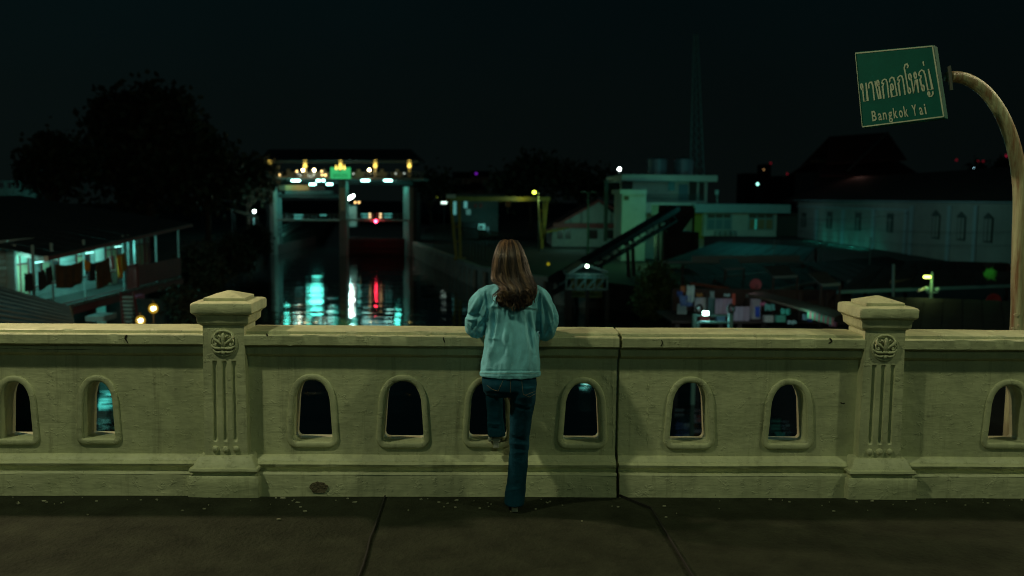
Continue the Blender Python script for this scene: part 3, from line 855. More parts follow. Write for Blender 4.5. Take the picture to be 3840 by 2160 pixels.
# railings of the machine deck
def railing(parent, px0, px1, py0, py1, Y, m, k, r=.03, name='railing'):
    mb = MB(); a, b = at(px0, py0, Y), at(px1, py0, Y); c, d = at(px0, py1, Y), at(px1, py1, Y)
    for f in (0, .5): mb.bar(a.lerp(c, f), b.lerp(d, f), r * 1.6)
    for i in range(k + 1): mb.bar(a.lerp(b, i / k), c.lerp(d, i / k), r * 1.6)
    return mb.build(name, m, parent)
railing(tg, 1008, 1240, 646, 663, YG - .7, M_GREY, 16); railing(tg, 1316, 1588, 646, 663, YG - .7, M_GREY, 18)
# hoist machines on the deck
for px in (1080, 1170, 1215, 1345, 1432, 1490):
    h = MB(); h.box(*rect(px - 16, 646, px + 16, 663, YG + 1.2, 1.4)); h.tube([at(px - 22, 652, YG + 1.8), at(px + 22, 652, YG + 1.8)], .22, 12); h.box(*rect(px - 6, 634, px + 4, 646, YG + 1.4, .8))
    h.build('hoist_machine', M_GREY, tg)
# green sign with its finials
rbox('name_board', E_GRN, tg, 1239, 628, 1314, 670, YG - 1.0, .15)
mbk = MB()
for i, y_ in enumerate((652, 657, 662)): mbk.box(*rect(1246, y_, 1307 - 4 * (i % 2), y_ + 1.6, YG - 1.02, .01))
mbk.build('board_lettering', mat('board_dark_letters', (.02, .12, .05), .8), tg)
MB().ball(at(1275, 639.5, YG - 1.03), .13, 10, 6, (1, .3, 1.1)).build('board_emblem', mat('emblem_dark', (.03, .06, .12), .6), tg)
for px, py, w, h in ((1276, 625, .20, .30), (1260.5, 628, .12, .22), (1291.5, 628, .12, .22)):
    c = at(px, py, YG - 1.1); MB().tube([c + Vector((0, 0, -h)), c, c + Vector((0, 0, h * .7)), c + Vector((0, 0, h * 1.3))], [w, w * .95, w * .6, .02], 12).build('finial_lamp', E_YEL, tg, smooth=True)
# tubes under the deck
for (a, b, py, Y) in ((1093, 1125, 677.5, YG + .5), (1187, 1200, 677.5, YG + 1.0), (1208, 1217, 677, YG + 1.2), (1161, 1184, 691, YG + 5), (1225, 1247, 691, YG + 5), (1355, 1385, 677, YG + .5), (1440, 1470, 677, YG + .5)):
    p, q = at(a, py, Y), at(b, py, Y)
    t = MB().tube([p, q], .10, 8).build('fluorescent_tube', E_TUBE, tg, smooth=True)
    MB().bar(p + Vector((0, 0, .13)), q + Vector((0, 0, .13)), .3, .05).build('tube_housing', M_GREY, tg)
for px, Y, w in ((1068, YG + .9, 40), (1150, YG + .6, 18), (1252, YG + .9, 14), (1325, YG + .9, 16), (1490, YG + 2.6, 55)):
    lamp('tube_light', 'POINT', at(px, 700, Y), w, (.12, 1, .80), .35)
lamp('leaf_light', 'POINT', at(1115, 690, YG + .5), 20, (1, .75, .5), .2)
# bright round deck lamps
for px, py, r, mm in ((1136, 638, .14, 'b'), (1178, 638, .14, 'b'), (1385, 637, .14, 'b'), (1113, 642.5, .11, 'd'), (1206, 642, .11, 'd'), (1220, 656.5, .13, 'd'), (1208, 656, .10, 'd'), (1048, 656.5, .11, 'd'), (1019, 657, .10, 'd')):
    MB().ball(at(px, py, YG - 1.1), r, 10, 8).build('deck_lamp', emis('deck_lamp_bright', (1, .80, .42), 26) if mm == 'b' else emis('deck_lamp_dim', (1, .68, .25), 4), tg, smooth=True)
for px, py in ((1127, 658), (1157, 658), (1178, 653), (1175, 658), (1166, 662), (1484, 651), (1516, 650), (1032, 657), (1325, 652), (1118, 652)):
    MB().ball(at(px, py, YG - .8), .06, 8, 6).build('pilot_lamp', emis('pilot', (.7, .8, .7), 2.5), tg, smooth=True)
for px in (1136, 1178, 1385): lamp('deck_lamp_light', 'POINT', at(px, 630, YG - 1.6), 10, (1, .75, .35), .12)
# raised leaf in the left bay: orange band, grille, dark skin
rbox('raised_leaf', M_GD, tg, 1044, 729, 1270, 742, YG + 2.0, .5)
rbox('leaf_band', M_ORG, tg, 1070, 694, 1158, 714, YG + 1.9, .3)
rbox('leaf_band', M_LEAF, tg, 1158.5, 696, 1216, 714, YG + 1.9, .3)
rbox('leaf_band', mat('leaf_brown', (.14, .06, .035), .7, var=.2), tg, 1044, 694, 1069.5, 714, YG + 1.9, .3)
for i in range(26):
    px = 1070 + i * 6.6; MB().bar(at(px, 728, YG + 1.95), at(px + 6, 716, YG + 1.95), .07).build('grille_bar', M_GREY, tg)
rbox('grille_back', M_GD, tg, 1068, 715, 1250, 729, YG + 2.15, .1)
# lowered leaf in the right bay
x0, x1, y0, y1, z0, z1 = rect(1305, 893, 1517, 960, YG + 2, .5)
lf = MB().box(x0, x1, y0, y1, WZ - .5, z1).build('lowered_leaf', M_LEAF, tg)
for py in (903, 925, 945): rbox('leaf_rib', M_LEAF, lf, 1306, py, 1519, py + 3, YG + 1.85, .14)
# service footbridge
rbox('footbridge_slab', M_GC, tg, 1040, 823, 1272, 830, YG - .6, 1.6); rbox('footbridge_slab', M_GC, tg, 1303, 823, 1525, 830, YG - .6, 1.6)
railing(tg, 1042, 1268, 803, 823, YG - .5, M_GREY, 14); railing(tg, 1306, 1522, 803, 823, YG - .5, M_GREY, 14)
M_RLIT = mat('reflective_rail', (.5, .6, .55), .4)
for a in ((1103, 1135, 807), (1103, 1133, 818), (1200, 1224, 807), (1355, 1382, 803), (1358, 1382, 814), (1440, 1470, 803), (1440, 1468, 814)):  # lit stretches of rail, their light put in as emission
    MB().bar(at(a[0], a[2], YG - .62), at(a[1], a[2], YG - .62), .10).build('rail_glow_bar', emis('rail_teal', (.12, .65, .55), .7), tg)
for px, py in ((1387, 803), (1387, 814), (1427, 803), (1426, 814)):  # warm shine on the rail posts, put in as glowing balls
    MB().ball(at(px, py, YG - .7), .13, 8, 6).build('rail_post_glow', emis('amber', (1, .70, .32), 1.8), tg, smooth=True)
MB().ball(at(1409, 830, YG - .9), .15, 12, 8).build('red_signal_lamp', E_RED, tg, smooth=True)
lamp('footbridge_light', 'POINT', at(1345, 812, YG + 1.2), 10, (.2, 1, .85), .3)
lamp('footbridge_light', 'POINT', at(1160, 790, YG + 4), 60, (.12, 1, .8), .5)

# street lamp standing behind the centre pier
def street_lamp(name_label, foot, top, arm, m_l, power, col, r=.07, head=.30, hw=.1, cat='street lamp'):
    t = thing('street_lamp', foot, name_label, cat)
    MB().tube([foot, foot.lerp(top, .5), top], [r * 1.3, r * 1.1, r * .8], 10).build('pole', M_GREY, t, smooth=True)
    a = top + Vector(arm); MB().tube([top, top.lerp(a, .5) + Vector((0, 0, .05)), a], r * .6, 8).build('arm', M_GREY, t, smooth=True)
    d = Vector(arm).normalized()
    MB().tube([a - d * head * .5, a, a + d * head * .5], [hw * .7, hw, hw * .7], 10).build('lamp_head', m_l, t, smooth=True)
    if power: lamp('street_lamp_light', 'POINT', a + Vector((0, -.25, -.35)), power, col, .15)
    return t
f = at(1304, 792, 118); f.z = BZ
street_lamp('white-lit street lamp on a pole just right of the gate centre pier', f, at(1303, 748, 118), (.4, 0, .25), E_WHITE, 260, (.4, 1, .9), r=.14, head=1.1, hw=.17)
bx = thing('control_kiosk', Vector((at(1323, 790, 122).x, 122, BZ)), 'small teal-lit kiosk behind the gate beside the white lamp', 'kiosk')
MB().box(*rect(1310, 772, 1337, 850, 122, 3)).build('wall', M_GC, bx); MB().box(*rect(1307, 768, 1340, 772, 121.6, 4)).build('roof', M_GD, bx)
for px in (1332, 1346): meta(MB().ball(at(px, 759, 135), .16, 8, 6).build('wall_lamp', emis('amber2', (1, .62, .22), 3), None, smooth=True), 'small amber lamp beyond the gate right bay, %s of two' % ('left' if px == 1332 else 'right'), 'lamp', 'pair of amber lamps beyond the gate')
# left canal wall beyond the gate, lit teal
tl = thing('canal_wall', Vector((at(1050, 880, 112).x, 112, WZ)), 'teal-lit canal wall seen through the left bay of the gate', 'canal wall')
A_, B_ = at(1043, 960, 108), on(1128, 850, -3.6); A_.z = WZ; B_.z = WZ
d_ = (B_ - A_)
MB().prism([A_ + Vector((0, 0, -1)), A_ + d_ + Vector((0, 0, -1)), A_ + d_ + Vector((0, 0, 2.0)), A_ + Vector((0, 0, 2.0))], (-.3, 0, 0)).build('wall', M_GC, tl)
for k in range(9):
    p = A_ + d_ * (k / 8); MB().bar(p + Vector((.05, 0, 2.0)), p + Vector((.05, 0, 3.0)), .08).build('post', M_GREY, tl)
for h in (2.5, 3.0): MB().bar(A_ + Vector((.05, 0, h)), A_ + d_ + Vector((.05, 0, h)), .07).build('rail', M_GREY, tl)
MB().box(A_.x - .02 + .1, A_.x + .25, A_.y - 2, A_.y + 22, WZ - .5, WZ + 1.1).build('fender_boards', M_LEAF, tl)
lamp('canal_wall_light', 'POINT', Vector((A_.x + 3, A_.y + 8, .5)), 420, (.12, 1, .8), .8)
# small white lamp on the left bank before the gate, and a low awning
f = at(953, 850, 100); f.z = BZ
street_lamp('small white lamp on a short pole on the dark left bank before the gate', f, at(951, 794, 100), (.12, -.1, .05), E_WHITE, 60, (.3, 1, .95), r=.06, head=.25, hw=.13)
t = thing('awning_hut', Vector((at(915, 830, 98).x, 98, BZ)), 'low hut with a pale sheet roof under the small lamp on the left bank', 'hut')
a, b, c, d = at(868, 780, 97), at(962, 806, 97), at(968, 822, 95), at(880, 792, 94)
MB().prism([a, b, c, d], (0, 0, -.08)).build('roof', mat('pale_tin', (.22, .25, .24), .6, var=.2), t)
for p in (a, b, c, d): MB().bar(Vector((p.x, p.y, BZ)), p, .1).build('post', M_GD, t)

# ================================================================ trees
M_LEAFT = mat('night_foliage', (.04, .055, .03), .7, var=.5, vscale=.6)
M_BARK = mat('bark', (.07, .05, .035), .9, var=.3)
def tree(lobes, Y, foot_px, label, leaf=.35, dens=1.0, cat='tree', group=None, name='tree', zf_=BZ, m=None, trunk=.35, dY=.5, seed=0):
    """lobes: (px, py, radius px) in the survey, at distance Y"""
    rs = np.random.RandomState(seed + int(foot_px))
    fx = at(foot_px, 900, Y).x; base = Vector((fx, Y, zf_))
    t = thing(name, base, label, cat, group)
    V_ = []; F_ = []; k = 0
    C = []
    for px, py, r in lobes:
        c = at(px, py, Y + rs.uniform(-1, 1) * r * Y / FPX * .4); R_ = r * Y / FPX; C.append((c, R_))
        n = int(dens * 620 * (R_ / leaf) ** 2 / 26) + 60
        # clumps first, then leaves in each
        ncl = max(6, n // 16)
        u = rs.normal(size=(ncl, 3)); u /= np.linalg.norm(u, axis=1)[:, None]; rad = R_ * rs.uniform(.2, 1.0, size=(ncl, 1)) ** .6 * (1 + .12 * rs.normal(size=(ncl, 1)))
        cc = np.array(c) + u * rad * np.array([1, dY + .3, 1])
        for q in cc:
            m_ = 16; pts = q + rs.normal(size=(m_, 3)) * leaf * 1.25
            for p in pts:
                a = rs.normal(size=3); a /= np.linalg.norm(a); b = np.cross(a, rs.normal(size=3)); b /= np.linalg.norm(b)
                s1, s2 = leaf * rs.uniform(.5, .95), leaf * rs.uniform(.3, .6)
                V_ += [tuple(p - a * s1), tuple(p + b * s2), tuple(p + a * s1), tuple(p - b * s2)]; F_.append((k, k + 1, k + 2, k + 3)); k += 4
    tb = MB()
    top = C[0][0]
    mid = base.lerp(top, .45)
    tb.tube([base, base.lerp(mid, .5) + Vector((trunk * .3, 0, 0)), mid, top], [trunk, trunk * .8, trunk * .65, trunk * .2], 8)
    for c, R_ in C[1:]:
        tb.tube([mid, mid.lerp(c, .5) + Vector((0, 0, R_ * .15)), c], [trunk * .5, trunk * .35, trunk * .08], 6)
    tb.build('trunk', M_BARK, t, smooth=True)
    me = bpy.data.meshes.new('crown'); me.from_pydata(V_, [], F_); me.update()
    link_mesh('crown', me, m or M_LEAFT, t)
    return t
tree([(560, 470, 120), (500, 430, 95), (620, 440, 90), (400, 460, 70), (470, 560, 130), (600, 580, 140), (700, 520, 80), (395, 395, 42), (540, 385, 60), (660, 420, 55), (420, 600, 100), (650, 660, 130), (500, 680, 140)], 88, 560, 'tallest dark broad tree on the left bank, its round top against the sky', .55, 1.0, trunk=.6)
tree([(200, 570, 60), (180, 545, 38), (240, 560, 40), (130, 590, 36), (290, 590, 45), (160, 640, 90), (260, 660, 90), (90, 640, 40), (330, 590, 30)], 84, 200, 'lower tree with a ragged crown at the far left of the skyline', .45, 1.0)
tree([(770, 540, 60), (790, 600, 80), (720, 640, 110), (830, 620, 50), (800, 700, 100), (735, 505, 32)], 92, 780, 'dark tree sloping down right of the tallest tree', .5, 1.0)
tree([(930, 640, 50), (900, 680, 70), (965, 630, 35), (950, 700, 60), (870, 660, 50), (1000, 650, 30)], 102, 930, 'dark tree on the left bank just left of the gate roof', .5, 1.0)
tree([(1985, 660, 62), (1930, 690, 60), (2050, 650, 60), (2100, 680, 50), (1880, 700, 45), (2000, 625, 38), (2140, 670, 40), (1960, 640, 35)], 150, 1990, 'dark rounded tree behind the yellow gantry crane', .7, 1.0)
tree([(2150, 700, 50), (2210, 700, 50), (2260, 690, 45), (2180, 660, 30), (2300, 700, 40)], 155, 2200, 'dark tree between the gantry crane and the white building', .7, .8)
tree([(3700, 660, 60), (3780, 640, 60), (3830, 660, 60), (3650, 690, 45), (3750, 700, 60)], 160, 3760, 'dark tree on the skyline behind the signpost', .7, .9)
tree([(1600, 700, 40), (1650, 690, 45), (1560, 710, 30), (1680, 715, 40)], 160, 1620, 'low dark tree behind the right end of the gate', .7, .8)
tree([(2440, 1080, 55), (2470, 1030, 45), (2420, 1130, 45), (2495, 1090, 50), (2450, 1170, 45), (2510, 1140, 40)], 52, 2455, 'green hanging bush at the water edge beside the stilt houses', .16, 1.2, cat='bush', name='bush', trunk=.1, zf_=BZ, m=mat('bush_green', (.05, .10, .03), .7, var=.5, vscale=2))
for i, (px, py, r, Y, lb) in enumerate(((760, 1010, 90, 55, 'dark bush on the left bank left of the water, nearest'), (880, 950, 70, 72, 'dark bush on the left bank, middle one of three'), (960, 900, 55, 86, 'dark bush on the left bank nearest the gate'))):
    tree([(px, py, r), (px - r * .7, py + r * .2, r * .7), (px + r * .4, py + r * .4, r * .7), (px - r * .2, py - r * .5, r * .5)], Y, px, lb, .2, 1.0, cat='bush', name='bush', trunk=.12, group='dark bushes on the left bank', seed=i)
tree([(700, 1150, 70), (760, 1180, 60), (660, 1120, 50), (820, 1190, 40)], 40, 720, 'dark bush low behind the left pillar of the parapet', .16, .8, cat='bush', name='bush', trunk=.1)

# far pale wall at the left edge
t = thing('yard_wall', Vector((at(60, 745, 95).x, 95, BZ)), 'faint teal yard wall with posts at the far left edge', 'wall')
rbox('wall', M_GC, t, -120, 706, 150, 745, 95, .3)
for px in (18, 46, 76, 130): rbox('post', M_GC, t, px - 3, 683, px + 3, 744, 94.8, .5)
MB().bar(at(-120, 682, 94.9), at(80, 680, 94.9), .12).build('rail', M_GC, t)
lamp('yard_wall_light', 'POINT', at(30, 700, 91), 50, (.2, 1, .9), .3)

# ================================================================ far lights and skyline
def farlight(px, py, Y, r, c, s, label, grp=None):
    o = MB().ball(at(px, py, Y), r, 10, 8).build('distant_lamp', emis('far_%d' % px, c, s), None, smooth=True)
    f = Vector((o.location.x, Y + .3, BZ))
    meta(o, label, 'lamp', grp); return o
def mastlamp(px, py, Y, r, c, s, label):
    t = thing('mast_lamp', Vector((at(px, py, Y).x, Y, BZ)), label, 'lamp')
    MB().bar(Vector((at(px, py, Y).x, Y + .2, BZ)), at(px, py, Y + .2), .12).build('mast', M_GD, t)
    MB().ball(at(px, py, Y), r, 10, 8).build('bulb', emis('mast_%d' % px, c, s), t, smooth=True)
mastlamp(2323, 634, 190, .30, (.85, 1, .92), 60, 'brightest white lamp high on a mast left of the white building')
mastlamp(2841, 690, 190, .28, (.35, 1, .8), 3, 'teal-white lamp on a mast above the low white wing')
mastlamp(3652, 633, 200, .36, (.45, .85, 1), 3.5, 'bluish lamp on a mast near the signpost at right')
mastlamp(2864, 636, 260, .22, (1, .55, .2), .5, 'faint orange lamp on the skyline right of the white building')
mastlamp(1646, 735, 170, .5, (.75, 1, .1), .9, 'dim yellow-green lamp left of the gantry crane')
M_SKY = mat('skyline_concrete', (.03, .03, .03), .9)
M_WIN = mat('dark_glass', (.01, .012, .014), .3)
def tower(px0, py0, px1, Y, label, rows, cols, name='apartment_block', red=None, cat='building'):
    x0, x1, y0, y1, z0, z1 = rect(px0, py0, px1, 740, Y, 12)
    t = thing(name, Vector(((x0 + x1) / 2, Y, BZ)), label, cat)
    MB().box(x0, x1, y0, y1, BZ, z1).build('wall', M_SKY, t)
    for r in range(rows):
        for c in range(cols):
            fx = (c + .5) / cols; fz = z1 - (r + .7) * 3.2
            MB().box(x0 + (x1 - x0) * fx - .7, x0 + (x1 - x0) * fx + .7, Y - .06, Y - .01, fz - .7, fz + .7).build('window', M_WIN, t)
    if red:
        for px, py in red: MB().ball(at(px, py, Y - 1), .5, 8, 6).build('warning_lamp', emis('beacon', (1, .03, .08), .10), t, smooth=True)
    return t
tower(1696, 645, 1762, 220, 'dark flat-topped block on the skyline right of the gate', 5, 4)
tower(1764, 641, 1835, 228, 'dark block with a tiny violet light beside its twin', 5, 4)
MB_v = meta(MB().ball(at(1786, 651, 226), .35, 8, 6).build('violet_lamp', emis('violet', (.4, .03, 1), .3), None, smooth=True), 'tiny violet lamp on the dark skyline block', 'lamp')
tower(2790, 650, 2850, 400, 'faint skyline tower behind the low white wing, left of three', 6, 3)
tower(2866, 615, 2890, 420, 'tallest faint skyline tower right of the white building', 7, 2, red=((2890, 612),))
tower(2915, 660, 2990, 410, 'wide faint skyline tower left of the temple roof', 5, 4, red=((2952, 652),))
tower(3560, 668, 3620, 380, 'faint skyline block with a red beacon right of the temple', 4, 3, red=((3587, 600), (3667, 605), (3688, 605)))
t = thing('beacon_mast', Vector((at(3775, 583, 300).x, 300, BZ)), 'far mast with a red beacon behind the signpost', 'mast')
MB().bar(Vector((at(3775, 583, 300).x, 300.5, BZ)), at(3775, 583, 300.5), .4).build('mast', M_GD, t); MB().ball(at(3777, 583, 299), .55, 8, 6).build('warning_lamp', emis('beacon2', (1, .03, .12), .3), t, smooth=True)
# ================================================================ stilt house with balcony, left
M_TEALW = mat('pale_boards', (.42, .50, .48), .75, var=.15, vscale=2)
M_RED = mat('red_oxide_paint', (.20, .035, .035), .6, var=.25)
M_TIN = mat('old_tin_roof', (.035, .05, .055), .7, .1, var=.3, vscale=1.0, stretch=(1, 1, 1))
M_CUR = mat('cream_curtain', (.50, .50, .32), .85, var=.2, vscale=3)
M_DKW = mat('dark_wood', (.04, .03, .028), .8, var=.3)
M_PIPEG = mat('galv_post', (.30, .42, .42), .5, .2)
th_ = thing('stilt_house', Vector((-20, 42, WZ)), 'two-storey stilt house with a teal-lit laundry balcony at the left edge', 'house')
XB, XW = -16.4, -18.1          # balcony edge, wall
FZ, EZ = -2.55, -.25
# wall boards behind the balcony
yA, yB = 32.6, 48.5
k = 11
for i in range(k):
    z0 = FZ + (EZ + .25 - FZ) * i / k; z1 = FZ + (EZ + .25 - FZ) * (i + 1) / k
    MB().box(XW - .12, XW - .02 + .02 * (i % 2) * 0 , yA, yB, z0 + .008, z1 - .008).add([(XW - .02, yA, z0 + .008), (XW - .02, yB, z0 + .008), (XW + .012, yB, z0 + .012), (XW + .012, yA, z0 + .012)], [(0, 1, 2, 3)]).build('wall_board', M_TEALW, th_)
MB().box(XW - 6, XW - .13, yA, yB, WZ + .2, EZ + .2).build('room_block', M_DKW, th_)
# doors and windows along the wall: (y0, y1, z0, z1, kind)
for (ya, yb, za, zb, kd) in ((31.4, 32.6, FZ, .0 - .35, 'd'), (34.6, 35.8, FZ, -.45, 'd'), (36.9, 38.3, FZ + .7, -.50, 'w'), (40.0, 41.2, FZ + .7, -.45, 'w'), (43.0, 44.2, FZ, -.35, 'd'), (46.5, 47.6, FZ, -.3, 'd'), (47.9, 48.4, FZ + .7, -.3, 'w')):
    nm = 'door' if kd == 'd' else 'window'
    fr = MB()
    fr.box(XW + .015, XW + .07, ya - .06, ya, za, zb).box(XW + .015, XW + .07, yb, yb + .06, za, zb).box(XW + .015, XW + .07, ya - .06, yb + .06, zb, zb + .07)
    fr.box(XW + .015, XW + .07, ya, yb, zb - .55, zb - .50).box(XW + .016, XW + .065, (ya + yb) / 2 - .025, (ya + yb) / 2 + .025, za + .01, zb - .01)
    w = fr.build(nm, M_RED, th_)
    MB().box(XW + .016, XW + .03, ya, (ya + yb) / 2 - .03, zb - .49, zb).build('pane', mat('lit_pane', (.5, .62, .5), .4), w)
    MB().box(XW + .016, XW + .03, (ya + yb) / 2 + .03, yb, zb - .49, zb).build('pane', mat('lit_pane', (.5, .62, .5), .4), w)
    MB().box(XW + .016, XW + .03, ya, (ya + yb) / 2 - .03, za, zb - .56).build('curtain', M_CUR, w)
    MB().box(XW + .016, XW + .028, (ya + yb) / 2 + .03, yb, za, zb - .56).build('pane', M_WIN if kd == 'w' else M_CUR, w)
MB().box(XW + .02, XW + .08, 41.8, 42.7, FZ + .5, -.15).build('white_panel', mat('white_board', (.75, .8, .75), .7), th_)
# floor, edge beam with dashes of light cloth, joists
MB().box(XW - .2, XB, yA, yB, FZ - .12, FZ).build('balcony_floor', mat('worn_floor', (.10, .11, .10), .9, var=.3), th_)
MB().box(XB, XB + .06, yA, yB, FZ - .42, FZ - .14).build('edge_beam', M_RED, th_)
for i in range(15):
    y = 32.7 + i * 1.05; MB().box(XB + .01, XB + .05, y, y + .85, FZ - .10, FZ - .01).build('floor_edge', mat('worn_edge', (.22, .26, .25), .85, var=.3), th_)
# posts, rails, balusters
for y in (33.0, 34.4, 37.1, 41.0, 41.6, 42.3, 45.0, 48.2):
    MB().box(XB - .10, XB - .02, y - .04, y + .04, FZ, EZ + .15).build('post', M_PIPEG, th_)
for y in (33, 38, 43, 48): MB().box(XB - .3, XB - .1, y - .1, y + .1, WZ - 1, FZ - .13).build('stilt', M_DKW, th_)
MB().bar((XB, yA, FZ + .95), (XB, 41.2, FZ + .95), .06).build('top_rail', M_RED, th_)
MB().bar((XB, yA, FZ + .08), (XB, 41.2, FZ + .08), .05).build('bottom_rail', M_RED, th_)
ml = MB(); y = yA
while y < 41.2: ml.bar((XB, y, FZ + .09), (XB, y, FZ + .93), .018); y += .16
o = ml.build('balusters', M_DKW, th_); o['kind'] = 'stuff'
MB().box(XB - .02, XB + .02, 42.5, 48.3, FZ + .05, FZ + 1.0).build('red_balcony_panel', M_RED, th_)
for y in (41.3, 41.6, 41.9, 42.2, 42.45): MB().bar((XB, y, FZ), (XB, y, FZ + 1.05), .09).build('gate_bar', M_RED, th_)
MB().bar((XB, 41.3, FZ + 1.05), (XB, 42.5, FZ + 1.05), .10).build('gate_rail', M_RED, th_)
MB().box(XB - .1, XB + .35, 41.3, 42.3, FZ - .5, FZ - .3).build('pink_step', mat('pink_paint', (.55, .12, .25), .6), th_)
# roof: big tin slope, corrugated, rising away from the canal
ea, eb = Vector((-16.15, 33.3, -.52)), Vector((-16.3, 50, .20)); ra, rb = Vector((-25.5, 33.3, 1.35)), Vector((-25.5, 50, 1.6))
for i in range(14):
    a, b = ea.lerp(eb, i / 14), ea.lerp(eb, (i + .96) / 14); c, d = ra.lerp(rb, (i + .96) / 14), ra.lerp(rb, i / 14)
    MB().prism([a, b, c, d], (0, 0, -.05)).build('roof_sheet', M_TIN, th_)
MB().prism([ra, rb, rb + Vector((-9, 0, -2)), ra + Vector((-9, 0, -2))], (0, 0, -.05)).build('rear_roof', M_TIN, th_)
MB().bar(ea + Vector((0, 0, -.12)), eb + Vector((0, 0, -.12)), .06, .14).build('fascia', M_RED, th_)
MB().bar(ea + Vector((.02, -.02, -.10)), at(0, 930, 36.8) , .14, .20).build('lit_fascia', mat('white_fascia', (.7, .72, .68), .6), th_)
MB().bar(at(0, 930, 36.8), at(-200, 918, 38.8), .14, .20).build('lit_fascia', mat('white_fascia', (.7, .72, .68), .6), th_)
# end wall facing the bridge
pA, pB = Vector((-17.6, 34.0, 0)), Vector((-23.2, 38, 0)); dd = (pB - pA).normalized()
for i in range(k):
    z0 = FZ + (EZ + .1 - FZ) * i / k; z1 = FZ + (EZ + .1 - FZ) * (i + 1) / k
    MB().bar(pA + Vector((0, 0, (z0 + z1) / 2)), pB + Vector((0, 0, (z0 + z1) / 2)), .08, z1 - z0 - .012).build('wall_board', M_TEALW, th_)
for f0 in (.30, .62, .85):
    a = pA.lerp(pB, f0) + Vector((-.08, -.10, 0)); b = a + dd * .85
    MB().prism([a + Vector((0, 0, FZ)), b + Vector((0, 0, FZ)), b + Vector((0, 0, -.6)), a + Vector((0, 0, -.6))], Vector((.03, -.04, 0))).build('dark_door', M_DKW, th_)
# lower level: lit white door, stair
MB().box(*rect(362, 1134, 395, 1215, 40.5, .1)).build('lower_door', mat('white_board', (.75, .8, .75), .7), th_)
MB().box(*rect(330, 1120, 620, 1240, 41.2, .1)).build('lower_wall', M_DKW, th_)
for i in range(7):
    MB().box(*rect(458, 1112 + i * 15, 500 - i, 1119 + i * 15, 38.6 - i * .12, .25)).build('stair_tread', M_TEALW, th_)
for a, b in (((452, 1100, 38.9), (462, 1225, 37.6)), ((500, 1096, 38.9), (520, 1222, 37.6))): MB().bar(at(*a), at(*b), .08, .14).build('stair_stringer', M_RED, th_)
MB().box(*rect(320, 1186, 390, 1206, 36, 1.2)).build('lower_awning', mat('pale_awning', (.35, .45, .44), .8, var=.2), th_)
for p, w in (((-17.0, 34.6, -.9), 130), ((-16.9, 38.6, -.8), 110), ((-16.9, 41.6, -.7), 70), ((-18.6, 33.2, -.8), 120)):
    lamp('balcony_light', 'POINT', p, w * .66, (.24, 1, .86), .35)
    MB().tube([Vector(p) + Vector((0, -.4, .07)), Vector(p) + Vector((0, .4, .07))], .02, 6).build('balcony_tube', emis('btube', (.35, 1, .85), 2.5), th_)
lamp('fascia_fill', 'POINT', at(70, 1000, 34.2), 14, (.45, 1, .85), .2)  # unseen light added in front to brighten the corner fascia
lamp('lower_light', 'POINT', at(385, 1120, 39.6), 16, (.12, 1, .85), .4)

# laundry on the balcony line
def cloth(poly, X, m, label, name='hanging_cloth', cat='laundry', group='laundry drying on the balcony line', fold=.05):
    P = [onx(a, b, X) for a, b in poly]
    c = sum(P, Vector()) / len(P)
    n = 14; vs = []; fs = []
    top = [P[0], P[1]]; bot = [P[3], P[2]]
    for j in range(9):
        for i in range(n + 1):
            f = i / n; g = j / 8
            p = top[0].lerp(top[1], f).lerp(bot[0].lerp(bot[1], f), g)
            sag = -.10 * math.sin(math.pi * f) * (top[0] - top[1]).length * .5
            vs.append(p + Vector((fold * math.sin(f * 19 + p.y) * (.3 + g), 0, sag)))
    for j in range(8):
        for i in range(n):
            a = j * (n + 1) + i; fs.append((a, a + 1, a + n + 2, a + n + 1))
    mb = MB().add(vs, fs); k0 = len(mb.v)
    o = mb.build(name, m, None, smooth=True)
    s = o.modifiers.new('t', 'SOLIDIFY'); s.thickness = .015
    return meta(o, label, cat, group)
C_BR = mat('brown_robe', (.10, .045, .015), .9, var=.35, vscale=3); C_OR = mat('orange_robe', (.75, .28, .02), .85, var=.2, vscale=4); C_BK = mat('black_cloth', (.02, .02, .022), .9, var=.3); C_PK = mat('pink_cloth', (.40, .18, .18), .9)
XL = -16.2
cloth([(205, 990), (312, 975), (314, 1055), (207, 1080)], XL, C_BR, 'widest brown cloth on the balcony line')
cloth([(316, 972), (342, 982), (330, 1016), (322, 1010)], XL + .1, C_OR, 'crumpled bright orange cloth on the balcony line beside the wide brown one')
cloth([(336, 985), (360, 985), (356, 1050), (330, 1052)], XL + .02, C_BK, 'dark shirt hanging just right of the orange cloth')
cloth([(358, 982), (408, 962), (413, 1058), (362, 1084)], XL, C_BR, 'second large brown cloth, right of the crumpled orange one')
cloth([(409, 958), (425, 958), (424, 1010), (414, 1005)], XL - .1, C_PK, 'small dusty pink cloth hanging on the balcony line')
cloth([(436, 957), (452, 953), (458, 1040), (447, 1042)], XL, C_OR, 'narrow orange cloth near the right end of the balcony line')
cloth([(453, 955), (468, 945), (472, 1008), (460, 1020)], XL, mat('olive_cloth', (.28, .16, .02), .9, var=.2), 'ochre cloth at the right end of the balcony line')
cloth([(140, 1018), (164, 1010), (172, 1072), (146, 1090)], XL, C_BK, 'black garment, second from the left on the line')
cloth([(170, 1005), (192, 995), (195, 1052), (178, 1070)], XL, C_BK, 'black garment left of the widest brown cloth')
cloth([(90, 1024), (118, 1022), (120, 1090), (92, 1092)], XL, C_BK, 'black garment at the left end of the line')
